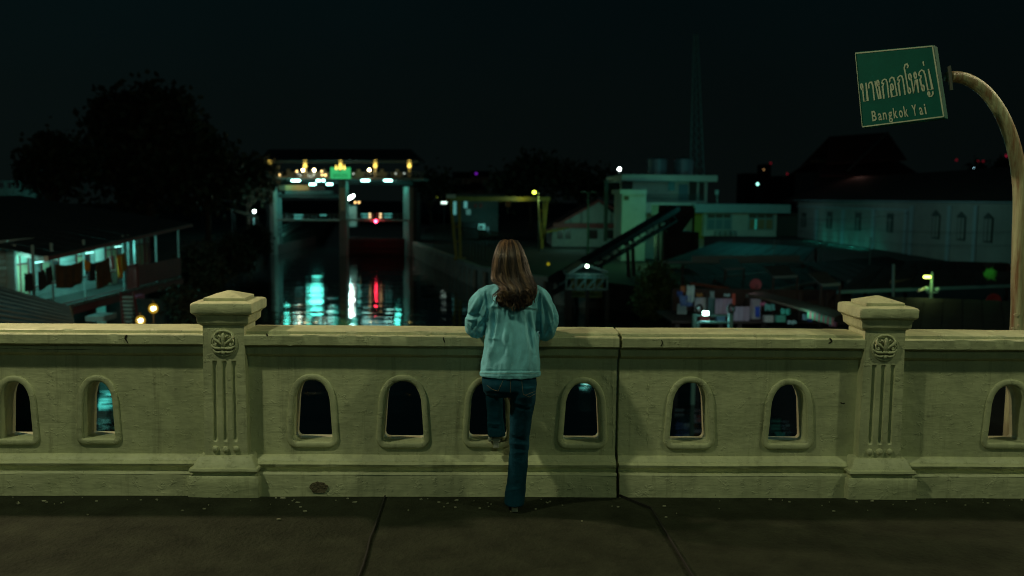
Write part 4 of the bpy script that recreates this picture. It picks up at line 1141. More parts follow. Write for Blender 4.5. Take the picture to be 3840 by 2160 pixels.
# near corrugated roofs
tn = thing('shed_roof', on(120, 1180, -2.2), 'near dark corrugated shed roof with pale ribs at the lower left', 'roof')
def corr(parent, a, b, c, d, n, m, m2, name='roof_rib'):
    """a-b eave, d-c ridge"""
    MB().prism([a, b, c, d], (0, 0, -.06)).build('roof_sheet', m, parent)
    for i in range(n):
        f = (i + .5) / n; MB().bar(a.lerp(b, f) + Vector((0, 0, .02)), d.lerp(c, f) + Vector((0, 0, .02)), .07, .05).build(name, m2, parent)
M_RIB = mat('pale_rib', (.12, .16, .16), .55, .2, var=.3, vscale=2)
a, b, c, d = at(-80, 1275, 21), at(300, 1290, 22), at(262, 1150, 27), at(-60, 1058, 27)
# ribs run towards the right, like the photo
MB().prism([a, b, c, d], (0, 0, -.06)).build('roof_sheet', M_TIN, tn)
for i in range(11):
    f = (i + .5) / 11; MB().bar(a.lerp(d, f) + Vector((0, 0, .03)), b.lerp(c, f) + Vector((0, 0, .03)), .09, .06).build('roof_rib', M_RIB, tn)
for p in (a, b, c, d): MB().bar(Vector((p.x, p.y, WZ - .5)), p + Vector((0, 0, -.07)), .14).build('post', M_DKW, tn)
lamp('shed_light', 'POINT', (-13, 24, .5), 26, (.3, 1, .9), .2)
# wicker globe lamps
for (px, py, lb) in ((575, 1157, 'glowing yellow wicker globe lamp, the upper right of the pair by the stairs'), (527, 1202, 'glowing yellow wicker globe lamp, the lower left of the pair by the stairs')):
    c = at(px, py, 30); t = thing('globe_lamp', Vector((c.x, c.y, WZ)), lb, 'lamp', 'pair of yellow wicker globe lamps')
    MB().ball(c, .075, 10, 8).build('bulb', emis('wick_core', (1, .86, .35), 22), t, smooth=True)
    cage = MB()
    for i in range(10):
        th = math.pi * i / 10
        cage.tube([c + Vector((math.cos(th) * math.cos(u) * .14, math.sin(th) * math.cos(u) * .14, math.sin(u) * .15)) for u in [2 * math.pi * j / 20 for j in range(21)]], .013, 4, False)
    cage.build('wicker_cage', emis('wicker', (.75, .42, .015), .55), t)
    MB().tube([c + Vector((0, 0, .15)), c + Vector((0, 0, .28))], .02, 6).build('cap', M_DKW, t)
    MB().tube([Vector((c.x, c.y + .02, WZ - .5)), c + Vector((0, 0, -.15))], .03, 6).build('post', M_DKW, t)
    lamp('globe_light', 'POINT', c + Vector((0, -.3, 0)), 5, (1, .7, .2), .05)

# ================================================================ right bank: gantry crane, yard
M_CRY = mat('crane_yellow', (.26, .18, .02), .6, var=.25, vscale=1)
tc_ = thing('gantry_crane', on(1718, 972, BZ), 'yellow gantry crane with a long beam and A-frame legs behind the woman', 'crane')
bl, br = at(1680, 746, 77), at(2056, 746, 94)
MB().bar(bl, br, .45, .42).build('beam', M_CRY, tc_)
f1, f2 = on(1716, 972, BZ), on(1727, 972, BZ)
for a, b in (((1690, 752), (1712, 972)), ((1722, 752), (1727, 972))):
    MB().bar(at(*a, 77), on(*b, BZ), .22, .22).build('leg', M_CRY, tc_)
for a in ((1703, 850, 1722, 850), (1708, 905, 1724, 905)): MB().bar(at(a[0], a[1], 77.1), at(a[2], a[3], 77.1), .12).build('brace', M_CRY, tc_)
gR = Vector((on(2033, 925, BZ).x, 94, BZ))
for a in ((2018, 752), (2040, 752), (2053, 752)):
    MB().bar(at(*a, 94), at(2030 if a[0] < 2030 else 2037, 900, 94), .2, .2).build('leg', M_CRY, tc_)
MB().bar(at(2033, 895, 94), Vector((at(2033, 895, 94).x, 94, BZ)), .3).build('leg_foot', M_CRY, tc_)
for a in ((2024, 790, 2050, 790), (2028, 840, 2044, 840)): MB().bar(at(a[0], a[1], 94.1), at(a[2], a[3], 94.1), .12).build('brace', M_CRY, tc_)
MB().bar(at(2048, 870, 94), at(2150, 850, 98), .14).build('strut', M_CRY, tc_)
rbox('trolley', mat('trolley_orange', (.3, .08, .02), .6), tc_, 1895, 754, 1915, 776, 85.5, 1.0)
MB().tube([at(1903, 776, 86), at(1903, 800, 86)], .04, 6).build('hook_cable', M_GD, tc_)
rbox('beam_end_box', mat('white_paint_box', (.5, .55, .5), .7), tc_, 1674, 729, 1708, 743, 76.6, .5)
rbox('runway_rail', M_CRY, tc_, 1700, 968, 1745, 976, 76.5, 1.2)
# lit workshop behind the crane
tw = thing('workshop', Vector((at(1780, 880, 112).x, 112, BZ)), 'grey workshop with lit windows and an air-conditioner behind the gantry crane', 'building')
M_WS = mat('workshop_wall', (.13, .17, .16), .85, var=.2)
rbox('wall', M_WS, tw, 1700, 740, 1868, 885, 112, 8)
rbox('roof', M_GD, tw, 1690, 727, 1895, 740, 111.5, 10)
for a in ((1700, 752, 1711, 805, 'E'), (1740, 752, 1752, 780, 'E'), (1748, 785, 1765, 805, 'D'), (1777, 764, 1789, 780, 'R'), (1797, 764, 1809, 780, 'R')):
    m = {'E': emis('ws_win', (.2, .75, .68), .35), 'D': emis('ws_win2', (.12, .4, .34), .3), 'R': mat('red_glass', (.12, .02, .03), .3)}[a[4]]
    rbox('window', m, tw, *a[:4], 111.9, .06)
rbox('lower_shed', M_GD, tw, 1735, 835, 1792, 895, 110, 2)
ac = rbox('air_conditioner', mat('ac_white', (.6, .65, .62), .6), tw, 1794, 840, 1820, 862, 109.6, .6)
MB().tube([at(1804, 851, 109.55), at(1804, 851, 109.59)], .22, 14).build('fan_grille', M_GD, ac)
rbox('lit_door', emis('ws_door', (.08, .30, .28), .3), tw, 1825, 850, 1834, 872, 109.8, .1)
lamp('workshop_light', 'POINT', at(1812, 835, 108.5), 28, (.25, 1, .9), .2)
t = thing('shop_sign', Vector((at(1668, 760, 125).x, 125, BZ)), 'small glowing white shop sign left of the crane', 'sign')
rbox('lightbox', emis('shop', (.7, 1, .85), 2.2), t, 1654, 756, 1676, 764, 125, .2); rbox('post', M_GD, t, 1664, 764, 1667, 885, 125, .2)
# yellow street lamp and unlit twin-arm lamp
f = on(2019, 905, BZ); f = Vector((at(2020, 900, 88).x, 88, BZ))
street_lamp('street lamp with a glowing yellow head above the gantry crane', f, at(2020, 722, 88), (-.42, 0, .02), E_LIME, 50, (.7, 1, .25), r=.05, head=.30, hw=.14)
t = thing('street_lamp', Vector((at(2206, 900, 82).x, 82, BZ)), 'tall unlit street lamp with two arms before the gabled building', 'street lamp')
MB().tube([Vector((at(2206, 900, 82).x, 82, BZ)), at(2206, 722, 82)], [.10, .06], 8).build('pole', mat('green_pole', (.12, .3, .24), .6), t, smooth=True)
for s_ in (-1, 1):
    a = at(2206, 722, 82); MB().tube([a, a + Vector((.45 * s_, 0, .08)), a + Vector((.7 * s_, 0, .03))], [.03, .05, .04], 6).build('arm', M_GREY, t)
# gabled building
tb_ = thing('gabled_building', Vector((at(2190, 900, 98).x, 98, BZ)), 'pale gabled building with red roof edges behind the twin-arm lamp', 'building')
M_GB = mat('pale_gable', (.30, .38, .36), .85, var=.2)
x0, x1, y0, y1, z0, z1 = rect(2070, 862, 2345, 905, 98, 10)
MB().box(x0, x1, y0, y1, BZ, z1).build('wall', M_GB, tb_)
ap = at(2245, 757, 98); g0, g1 = at(2060, 862, 98), at(2350, 835, 98); g1b = Vector((g1.x, 98, g0.z))
MB().prism([Vector((x0, 98, z1)), Vector((x1, 98, z1)), Vector((x1, 98, g1.z)), ap], (0, .2, 0)).build('gable', M_GB, tb_)
for a, b in ((at(2040, 872, 97.6), at(2247, 752, 97.6)), (at(2245, 752, 97.6), at(2352, 810, 97.6))):
    MB().bar(a, b, .5, .22).build('barge_board', M_RED, tb_)
    MB().prism([a, b, b + Vector((0, 11, 0)), a + Vector((0, 11, 0))], (0, 0, -.1)).build('roof', mat('dark_red_tile', (.07, .02, .018), .8, var=.3), tb_)
MB().box(*rect(2075, 838, 2345, 856, 97.2, .3)).build('red_beam', M_RED, tb_)
for px in (2140, 2180, 2290, 2325): MB().box(*rect(px - 1, 775 if px > 2150 else 815, px + 1, 838, 97.7, .1)).build('batten', M_GD, tb_)
for a, b in ((2090, 2112), (2120, 2140), (2205, 2240), (2270, 2300)): MB().box(*rect(a, 862, b, 895, 97.9, .05)).build('window', M_WIN, tb_)
lamp('gable_light', 'POINT', at(2150, 850, 92), 120, (.35, 1, .75), .3)
t = thing('electricity_pole', Vector((at(2275, 880, 80).x, 80, BZ)), 'thick dark concrete electricity pole before the gabled building', 'pole')
MB().box(*rect(2266, 680, 2280, 905, 80, .3)).build('shaft', mat('dark_pole', (.04, .07, .07), .8), t)
MB().box(*rect(2262, 676, 2300, 680, 79.9, .15)).build('crossarm', M_GD, t)

# ================================================================ white building with tanks
YW = 78
M_WB = mat('white_render', (.42, .48, .44), .8, var=.12, vscale=.8, stain=(.2, .25, .22), stain_amt=.1, stain_scale=1)
twb = thing('white_building', Vector((at(2500, 850, YW).x, YW, BZ)), 'green-lit white flat-roofed building with a balcony and a low right wing', 'building')
def wb(name, m, *a, parent=None): return rbox(name, m, parent or twb, *a)
wb('stair_block', M_WB, 2331, 728, 2420, 1010, YW - 1.5, 5)
wb('block_coping', M_WB, 2325, 711, 2425, 728, YW - 1.8, 5.4)
wb('upper_storey', M_WB, 2372, 679, 2652, 760, YW + 3.2, 8)
wb('roof_slab', M_WB, 2333, 656, 2691, 679, YW + 1.0, 11)
wb('recess', M_GD, 2333, 680, 2371, 710, YW + 3.4, 1)
wb('vent', mat('brown_vent', (.10, .08, .04), .8), 2340, 735, 2358, 751, YW - 1.58, .06)
wb('balcony_band', M_WB, 2388, 760, 2610, 794, YW - .6, .4)
wb('balcony_slab', M_WB, 2386, 794, 2612, 799, YW - .8, 5)
wb('lower_wall', M_WB, 2421, 800, 2640, 1000, YW + 1.5, 6)
railing(twb, 2424, 2640, 730, 757, YW - .3, M_GD, 26, .025)
for a in ((2585, 680, 2612, 752), (2622, 683, 2640, 752)): wb('door', M_DKW, a[0], a[1], a[2], a[3], YW + 3.1, .06)
wb('window', M_WIN, 2505, 680, 2530, 715, YW + 3.1, .06)
wb('blue_door', mat('blue_door', (.08, .2, .25), .6), 2545, 690, 2580, 752, YW + 3.1, .06)
wb('awning', mat('yellow_awning', (.25, .22, .03), .8), 2545, 777, 2608, 800, YW - 1.6, .8)
wb('yellow_wall', mat('yellow_render', (.28, .28, .05), .8), 2600, 800, 2640, 895, YW - .2, .3)
# right wing
wb('wing_roof', mat('blue_fascia', (.24, .36, .38), .8, var=.1), 2609, 766, 2965, 798, YW - 2.0, 9)
wb('wing_wall', M_WB, 2640, 798.5, 2912, 886, YW - 1.0, 7)
for (l0, r0_, cols, m) in ((2652, 2742, 3, mat('blue_curtain', (.10, .22, .25), .7)), (2808, 2900, 3, mat('tan_curtain', (.26, .20, .10), .7))):
    w = MB().box(*rect(l0 - 3, 800, r0_ + 3, 863, YW - 1.06, .05)).build('window', mat('window_frame_teal', (.2, .32, .32), .6), twb)
    cw = (r0_ - l0) / cols
    for c in range(cols):
        MB().box(*rect(l0 + c * cw + 3, 823, l0 + (c + 1) * cw - 3, 859, YW - 1.09, .02)).build('pane', m, w)
        MB().box(*rect(l0 + c * cw + 2, 803, l0 + (c + 1) * cw - 2, 817, YW - 1.09, .02)).build('pane', mat('brown_curtain', (.09, .07, .05), .7), w)
wb('lit_mullion', emis('mull', (.03, .45, .33), .35), 2831, 822, 2837, 860, YW - 1.12, .03)  # window bar given its own glow to stand for light on it
railing(twb, 2680, 2760, 868, 886, YW - 2, M_GD, 4, .04)
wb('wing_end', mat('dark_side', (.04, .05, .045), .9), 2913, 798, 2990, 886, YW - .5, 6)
for px, lb in ((2465, 'left of the two ribbed steel water tanks on the white building roof'), (2563, 'right of the two ribbed steel water tanks on the white building roof')):
    c = at(px, 645, YW + 6); t = thing('water_tank', Vector((c.x, YW + 6, at(px, 656, YW + 6).z)), lb, 'water tank', 'water tanks on the white building roof')
    h = at(px, 598, YW + 6).z; r = 35 * PXM(YW + 6); m = mat('tank_steel', (.18, .28, .32), .5, .4, var=.15)
    MB().tube([(c.x, c.y, at(px, 656, YW + 6).z), (c.x, c.y, h), (c.x, c.y, h + .15)], [r, r, r * .5], 20).build('tank', m, t, smooth=False)
    for k_ in range(5): z = c.z + (h - c.z) * (k_ + .5) / 5; MB().tube([(c.x, c.y, z - .04), (c.x, c.y, z + .04)], r * 1.03, 20).build('band', m, t)
    MB().tube([(c.x + .1, c.y, h + .1), (c.x + .1, c.y, h + .3)], .2, 10).build('lid', M_GD, t)
# lattice mast
tm_ = thing('radio_mast', Vector((at(2617, 700, YW + 9).x, YW + 9, at(2617, 656, YW + 6).z)), 'tall slim lattice radio mast rising from the white building roof', 'mast')
M_MAST = mat('mast_steel', (.10, .22, .24), .5, .3)
def leg(px0, px1, dy): return (at(px0, 656, YW + 8 + dy), at(px1, 130, YW + 8 + dy))
LG = [leg(2588, 2602, 0), leg(2640, 2616, 0), leg(2613, 2609, 1.2)]
for a, b in LG: MB().bar(a, b, .09).build('leg', M_MAST, tm_)
for k_ in range(16):
    f, g = k_ / 16, (k_ + 1) / 16
    mb = MB()
    for i in range(3):
        a0, a1 = LG[i]; b0, b1 = LG[(i + 1) % 3]
        mb.bar(a0.lerp(a1, f), b0.lerp(b1, g), .035); mb.bar(a0.lerp(a1, f), b0.lerp(b1, f), .035)
    mb.build('lattice_bay', M_MAST, tm_)
lamp('yard_fill_green', 'POINT', at(2300, 800, 71), 170, (.18, 1, .42), .3)  # unseen lights in the yard, added to brighten the white building
lamp('yard_fill_lower', 'POINT', at(2420, 905, 72), 45, (.4, 1, .40), .3)
lamp('yard_fill_teal', 'POINT', at(2810, 715, 67), 210, (.08, .95, .80), .4)
lamp('tank_light', 'POINT', at(2520, 640, 74), 60, (.15, .8, .8), .3)
t = thing('short_lamp_post', Vector((at(2689, 765, 76).x, 76, at(2689, 766, 76).z)), 'short white post light standing on the wing roof', 'post')
MB().bar(at(2689, 766, 76.4), at(2689, 728, 76.4), .07).build('post', M_GREY, t); MB().box(*rect(2684, 712, 2695, 730, 76.2, .3)).build('lamp_box', mat('pale_box', (.3, .4, .4), .6), t)

# ================================================================ conveyor and loading platform
M_CV = mat('conveyor_dark', (.005, .007, .008), .7, var=.3)
tv = thing('conveyor', Vector((at(2300, 950, 58).x, 58, BZ)), 'long dark conveyor sloping up from the quay to a hopper before the white building', 'conveyor')
c0, c1 = at(2075, 1052, 54), at(2532, 782, 66)
MB().bar(c0, c1, .8, .34).build('belt_housing', M_CV, tv)
MB().bar(c0 + Vector((0, .7, -.75)), c1 + Vector((0, .7, -.85)), .12, .12).build('lower_chord', M_CV, tv)
MB().bar(c0 + Vector((0, -.7, -.75)), c1 + Vector((0, -.7, -.85)), .12, .12).build('lower_chord', M_CV, tv)
for k_ in range(16):
    a = c0.lerp(c1, (k_ + .2) / 16) + Vector((0, -.62, -.1)); b = c0.lerp(c1, (k_ + .9) / 16) + Vector((0, -.7, -.8))
    MB().bar(a, b, .07).build('diagonal', M_CV, tv)
M_GLINT = mat('glint_dash', (.35, .5, .42), .5)  # bright dashes below the belt, glints put into a pale colour
for k_ in (2, 3, 5, 6, 7, 8.4, 9.3, 10.4, 11.4, 12.5, 13.6):
    a = c0.lerp(c1, k_ / 16) + Vector((0, -.72, -.52)); b = c0.lerp(c1, (k_ + .55) / 16) + Vector((0, -.72, -.52)); MB().bar(a, b, .03, .12).build('glint_bar', M_GLINT, tv)
for px, Y in ((2140, 55), (2230, 57), (2330, 60), (2350, 61), (2480, 65)):
    t_ = (px - 2075) / (2532 - 2075); p = c0.lerp(c1, t_); MB().bar(p, Vector((p.x + .3, p.y, WZ - .5)), .22).build('support', M_CV, tv)
hp = MB(); x0, x1, y0, y1, z0, z1 = rect(2470, 770, 2600, 840, 66, 3)
hp.loft([[Vector((x, y, z)) for x, y in ((x0 + i_, y0 + i_ * .4), (x1 - i_, y0 + i_ * .4), (x1 - i_, y1 - i_ * .4), (x0 + i_, y1 - i_ * .4))] for z, i_ in ((z1, 0), (z0 + .6, 0), (z0 - .9, .9))])
hp.build('hopper', M_CV, tv)
MB().box(*rect(2480, 870, 2620, 985, 66.5, 3)).build('machine_house', M_CV, tv)
for px in (2470, 2600): MB().box(*rect(px - 3, 780, px + 3, 1000, 65.8, .3)).build('hopper_leg', M_CV, tv)
# steel loading platform over the water
tp_ = thing('loading_platform', Vector((at(2200, 1130, 52).x, 52, WZ)), 'teal-lit steel loading platform with truss sides over the water', 'platform')
M_PF = mat('platform_steel', (.09, .15, .15), .6, .1, var=.25)
def pb_(name, *a, m=None): return rbox(name, m or M_PF, tp_, *a)
pb_('deck', 2126, 1028, 2270, 1032, 51.8, 3.5); pb_('top_chord', 2128, 1037, 2272, 1044, 51.6, .15); pb_('bottom_chord', 2120, 1082, 2280, 1089, 51.6, .2)
for px in (2124, 2160, 2195, 2230, 2278): pb_('post', px - 2.5, 1036, px + 2.5, 1088, 51.55, .15)
for px in (2130, 2165, 2200, 2235): MB().bar(at(px, 1084, 51.7), at(px + 32, 1044, 51.7), .09).build('diagonal', M_PF, tp_)
for px in (2124, 2136, 2200, 2275): x = at(px, 1085, 52).x; MB().box(x - .1, x + .1, 51.6, 51.8, WZ - 1, at(px, 1085, 52).z).build('pile', M_CV, tp_)
r0_, r1_, r2_ = at(2122, 1034, 52.5), at(2190, 992, 52.5), at(2280, 1020, 52.5)
MB().bar(r0_, r1_, .12).build('roof_rafter', M_PF, tp_); MB().bar(r1_, r2_, .12).build('roof_rafter', M_PF, tp_)
MB().prism([r0_, r1_, r1_ + Vector((0, 3, 0)), r0_ + Vector((0, 3, 0))], (0, 0, .05)).build('roof', M_PF, tp_)
pb_('back_wall', 2140, 1092, 2258, 1116, 54.5, .2, m=mat('mossy_wall', (.16, .22, .10), .9, var=.4, vscale=2))
pb_('retaining_wall', 2140, 1045, 2262, 1082, 54.5, .2, m=mat('mossy_wall', (.16, .22, .10), .9))
MB().ball(at(2202, 998, 51.5), .085, 10, 8).build('lamp_bulb', emis('plat', (.75, 1, .75), 25), tp_, smooth=True)
lamp('platform_light', 'POINT', at(2202, 1006, 51.0), 13, (.2, 1, .85), .35)
MB().ball(at(2055, 990, 60), .09, 8, 6)
meta(MB().ball(at(2056, 990, 60), .10, 8, 6).build('yellow_lamp', emis('dimy', (.8, .7, .02), .35), None, smooth=True), 'tiny dim yellow lamp in the dark right of the woman head', 'lamp')
# security fence along the quay
tf = thing('security_fence', Vector((at(1800, 960, 74).x, 74, BZ)), 'dark steel fence with curved picket tops left of the woman', 'fence')
for i in range(26):
    f = i / 25; x = at(1600 + 0 * f, 900, 92).x * (1 - f) + at(1880, 950, 66).x * f + .8; y = 92 * (1 - f) + 66 * f; h = BZ + 2.6
    MB().tube([(x, y, BZ), (x, y, h - .4), (x - .1, y, h - .12), (x - .4, y, h)], .05, 5).build('picket', M_GD, tf)

# ================================================================ long pale wall of the temple precinct
A0, B0 = Vector((43.9, 138, 0)), Vector((39.6, 56, 0)); dW = (B0 - A0).normalized(); nW = Vector((-dW.y, dW.x, 0))
if nW.x > 0: nW = -nW
M_TW = mat('temple_wall_paint', (.30, .33, .31), .9, var=.15, vscale=.5)
M_TP = mat('temple_pilaster', (.30, .42, .46), .9)
tt = thing('temple_building', Vector((42, 100, BZ)), 'long faintly teal temple building wall with small arched windows at right', 'building')
TOPZ = 1.55
def wpt(px, py): return onpl(px, py, A0, nW)
def wbox(pxa, pya, pxb, pyb, d0, d1, name, m, parent, z_bottom=None):
    a, b = wpt(pxa, (pya + pyb) / 2), wpt(pxb, (pya + pyb) / 2); z0 = wpt((pxa + pxb) / 2, pyb).z if z_bottom is None else z_bottom; z1 = wpt((pxa + pxb) / 2, pya).z
    mb = MB(); P = [Vector((p.x, p.y, 0)) + nW * d for p, d in ((a, d0), (b, d0), (b, d1), (a, d1))]
    mb.prism([p + Vector((0, 0, z0)) for p in P], (0, 0, z1 - z0)); return mb.build(name, m, parent)
wbox(2992, 757, 3420, 900, -.5, 0, 'wall', M_TW, tt, BZ); wbox(3421, 762, 3835, 1000, -.5, .25, 'wall', M_TW, tt, BZ)
wbox(2985, 753, 3838, 757, -.7, .45, 'cornice', M_TP, tt); wbox(2992, 778, 3420, 783, 0, .12, 'string_course', M_TP, tt)
MB().prism([A0 + Vector((0, 0, TOPZ + .1)), B0 + Vector((0, 0, TOPZ + .1)), B0 + Vector((9, 0, 5.2)), A0 + Vector((9, 0, 5.2))], (0, 0, -.2)).build('roof', mat('temple_roof_dark', (.035, .018, .015), .85, var=.3), tt)
for px in (3063, 3163, 3277, 3400): wbox(px - 5, 784, px + 5, 900, 0, .18, 'pilaster', M_TP, tt, BZ)
for px in (3428, 3570, 3670): wbox(px - 6, 772, px + 6, 990, .25, .4, 'pilaster', M_TP, tt, BZ)
M_WG = mat('temple_window_dark', (.03, .06, .055), .7)
for px, t0, b0, w in ((3015, 798, 850, 8), (3111, 794, 857, 10), (3218, 797, 865, 11), (3338, 800, 872, 12)):
    w_ = wbox(px - w, t0, px + w, b0, .0, .05, 'window', M_WG, tt); wbox(px - w * .85, (t0 + b0) / 2 - 12, px + w * .85, (t0 + b0) / 2 - 9, .05, .10, 'sill', M_TW, w_)
    wbox(px - 2, t0 + 18, px + 2, b0 - 3, .05, .09, 'mullion', M_TW, w_)
for px, t0, b0, w in ((3522, 806, 896, 14), (3618, 812, 902, 15), (3720, 816, 910, 16)):
    w_ = wbox(px - w, t0, px + w, b0, .25, .33, 'window', M_WG, tt)
    for s_ in (-1, 1): wbox(px + s_ * w * .45 - w * .3, t0 + 5, px + s_ * w * .45 + w * .3, b0 - 6, .33, .36, 'pane', M_TW, w_)
    a, b, c = wpt(px - w * 1.2, t0 + 2) + nW * .25, wpt(px + w * 1.2, t0 + 2) + nW * .25, wpt(px, t0 - 18) + nW * .25
    MB().prism([a, b, c], nW * .1).build('pediment', M_WG, w_)
for px, py, w in ((3060, 850, 150), (3330, 880, 145), (3640, 900, 160)): lamp('precinct_fill', 'POINT', wpt(px, py) + nW * 9 + Vector((0, 0, 4)), w, (.40, .85, .80), .5)  # unseen lights added to brighten the temple wall
for px, py in ((3090, 890), (3130, 900), (3170, 908), (3210, 916), (3250, 925), (3290, 934)): lamp('wall_foot_light', 'POINT', wpt(px, py) + nW * 1.7, 15, (.06, 1, .72), .1)
# temple hall with steep tiled roof
th2 = thing('temple_hall', Vector((at(3250, 650, 150).x, 150, BZ)), 'dark temple hall with a steep red-tiled roof below the road sign', 'temple')
M_TT = mat('dark_red_temple_tile', (.06, .016, .012), .7, var=.4, vscale=2)
def gable_roof(parent, ridge_l, ridge_r, drop, half, Y, m):
    a, b = at(*ridge_l, Y), at(*ridge_r, Y)
    for s_ in (-1, 1): MB().prism([a, b, b + Vector((.6, half * s_, -drop)), a + Vector((-2.5, half * s_, -drop))], (0, 0, -.2)).build('roof_slope', m, parent)
    MB().prism([b + Vector((-.3, 0, -.2)), b + Vector((.3, half, -drop)), b + Vector((.3, -half, -drop))], (-.2, 0, 0)).build('gable', mat('gable_dark', (.03, .04, .035), .8), parent)
gable_roof(th2, (3110, 512), (3330, 496), 4.6, 6.0, 150, M_TT); gable_roof(th2, (3060, 590), (3350, 590), 3.2, 9.0, 150, M_TT)
MB().bar(at(3330, 496, 149), at(3180, 640, 142), .22).build('roof_edge', mat('roof_edge_pale', (.10, .12, .11), .8), th2)
MB().box(*rect(3050, 645, 3380, 760, 146, 9)).build('wall', M_SKY, th2)
MB().bar(at(3036, 606, 147), at(3230, 600, 147), .25).build('eave', mat('eave_ochre', (.10, .08, .04), .8), th2)

lamp('temple_hall_fill', 'POINT', at(3230, 640, 132), 60, (1, .5, .4), .5)  # unseen warm light added to lift the dark hall a little
# ================================================================ market sheds and stilt houses, right
M_RF = mat('market_roof', (.028, .045, .05), .8, var=.3, vscale=1)
M_RF2 = mat('market_roof_rust', (.06, .022, .02), .85, var=.35, vscale=1)
def shed(pts, z, label, m=M_RF, n=8, edge=None, posts=True):
    P = [on(a, b, zz) for (a, b), zz in zip(pts, z)]
    c = sum(P, Vector()) / len(P); t = thing('market_shed', Vector((c.x, c.y, BZ)), label, 'shed', 'low market sheds between the canal and the temple')
    a, b, c_, d = P[0], P[1], P[2], P[3]
    for i in range(n):
        f, g = i / n, (i + .95) / n
        MB().prism([a.lerp(b, f), a.lerp(b, g), d.lerp(c_, g), d.lerp(c_, f)], (0, 0, -.06)).build('roof_sheet', m, t)
    if edge: MB().bar(a + Vector((0, 0, .03)), b + Vector((0, 0, .03)), .10, .14).build('eave', edge, t)
    for p in P: MB().bar(Vector((p.x, p.y, BZ - 1.5)), p + Vector((0, 0, -.07)), .14).build('post', M_DKW, t)
    return t
M_ED = mat('pale_edge', (.14, .22, .24), .6)
shed([(2470, 985), (3010, 985), (3060, 928), (2700, 905)], (-2.2, -2.2, -1.5, -1.5), 'dark market shed roof right below the low white wing', edge=M_ED)
shed([(2640, 1045), (3060, 1010), (3010, 985), (2560, 990)], (-2.6, -2.3, -2.0, -2.2), 'rust-dark market shed roof behind the pink satellite dish', m=M_RF2, edge=M_ED)
shed([(2800, 1112), (3160, 1040), (3060, 1000), (2680, 1045)], (-2.6, -2.3, -2.0, -2.2), 'dark tin market roof under the pink satellite dish', edge=M_ED)
shed([(2590, 1065), (2850, 1100), (2800, 1045), (2560, 1030)], (-2.4, -2.6, -2.3, -2.2), 'dark tin roof at the water edge above the hanging laundry', edge=mat('rust_edge', (.16, .06, .04), .7))
shed([(3140, 1098), (3840, 1072), (3800, 1018), (3250, 1000)], (-2.2, -2.0, -1.4, -1.5), 'wide dark market roof with a teal edge left of the signpost', edge=mat('teal_edge', (.10, .30, .34), .5))
shed([(3180, 1060), (3480, 1000), (3330, 962), (3010, 985)], (-2.2, -1.9, -1.4, -1.8), 'dark market roof below the lit strip of the temple wall', edge=M_ED)
shed([(3340, 1060), (3830, 1020), (3780, 985), (3400, 975)], (-1.9, -1.9, -1.3, -1.3), 'dark market roof with a pale ridge beside the lamp pole', edge=mat('pale_edge2', (.12, .13, .1), .7))
shed([(3200, 1260), (3850, 1250), (3830, 1130), (3260, 1110)], (-2.6, -2.6, -2.0, -2.0), 'nearest dark market roof behind the right pillar')
# picket strip
tpk = thing('picket_parapet', on(2780, 985, -2.2), 'pale picket parapet strip along the market roofs', 'railing')
for i in range(46):
    px = 2598 + i * 8.8; p = on(px, 986 - i * .08, -2.2); MB().bar(p, p + Vector((0, 0, .45)), .16, .05, up=(0, 1, 0)).build('picket', M_ED, tpk)
MB().bar(on(2598, 986, -2.2) + Vector((0, .1, .4)), on(2990, 983, -2.2) + Vector((0, .1, .4)), .06).build('rail', M_ED, tpk)
# stilt houses above the water
YS_ = 38.0
ts = thing('market_stilt_house', Vector((at(2700, 1200, YS_).x, YS_, WZ)), 'cluttered market stilt house with pale plank fronts over the water', 'house')
M_LAV = mat('lavender_planks', (.36, .33, .44), .8, var=.15); M_WP = mat('white_planks', (.48, .50, .54), .8, var=.1)
def planks(px0, py0, px1, py1, Y, m, step=8, name='plank'):
    px = px0
    while px < px1 - 2: rbox(name, m, ts, px, py0, min(px + step - 1, px1), py1, Y, .04); px += step
planks(2606, 1116, 2652, 1168, YS_, M_WP, 7); planks(2682, 1120, 2745, 1178, YS_ + .4, M_LAV, 15); planks(2752, 1150, 2812, 1205, YS_ - .6, M_LAV, 20); planks(2812, 1122, 2852, 1200, YS_, M_WP, 11)
planks(2540, 1140, 2578, 1178, YS_ + .3, mat('grey_planks', (.22, .3, .3), .8), 12)
rbox('back_wall', M_DKW, ts, 2520, 1085, 3190, 1240, YS_ + 3, .2)
rbox('teal_wall', mat('teal_wall', (.08, .22, .22), .8), ts, 2654, 1115, 2682, 1180, YS_ + .8, .1)
MB().box(*rect(2520, 1206, 3190, 1214, YS_ - .8, 3.5)).build('floor', M_DKW, ts)
for px in (2530, 2610, 2690, 2760, 2850, 2950, 3060, 3170): x = at(px, 1210, YS_).x; MB().box(x - .09, x + .09, YS_ - .6, YS_ - .4, WZ - 1, at(px, 1208, YS_).z).build('stilt', M_DKW, ts)
for px in (2652, 2750, 2810, 2900, 3000, 3100): MB().box(*rect(px - 3, 1100, px + 3, 1208, YS_ - .3, .12)).build('post', M_DKW, ts)
ev = [at(2808, 1102, YS_ - .8), at(3130, 1192, YS_ - 6.5), at(3170, 1170, YS_ - 5.5), at(2850, 1090, YS_ + 1)]
MB().prism(ev, (0, 0, -.06)).build('awning', mat('brown_awning', (.07, .055, .03), .85, var=.2), ts)
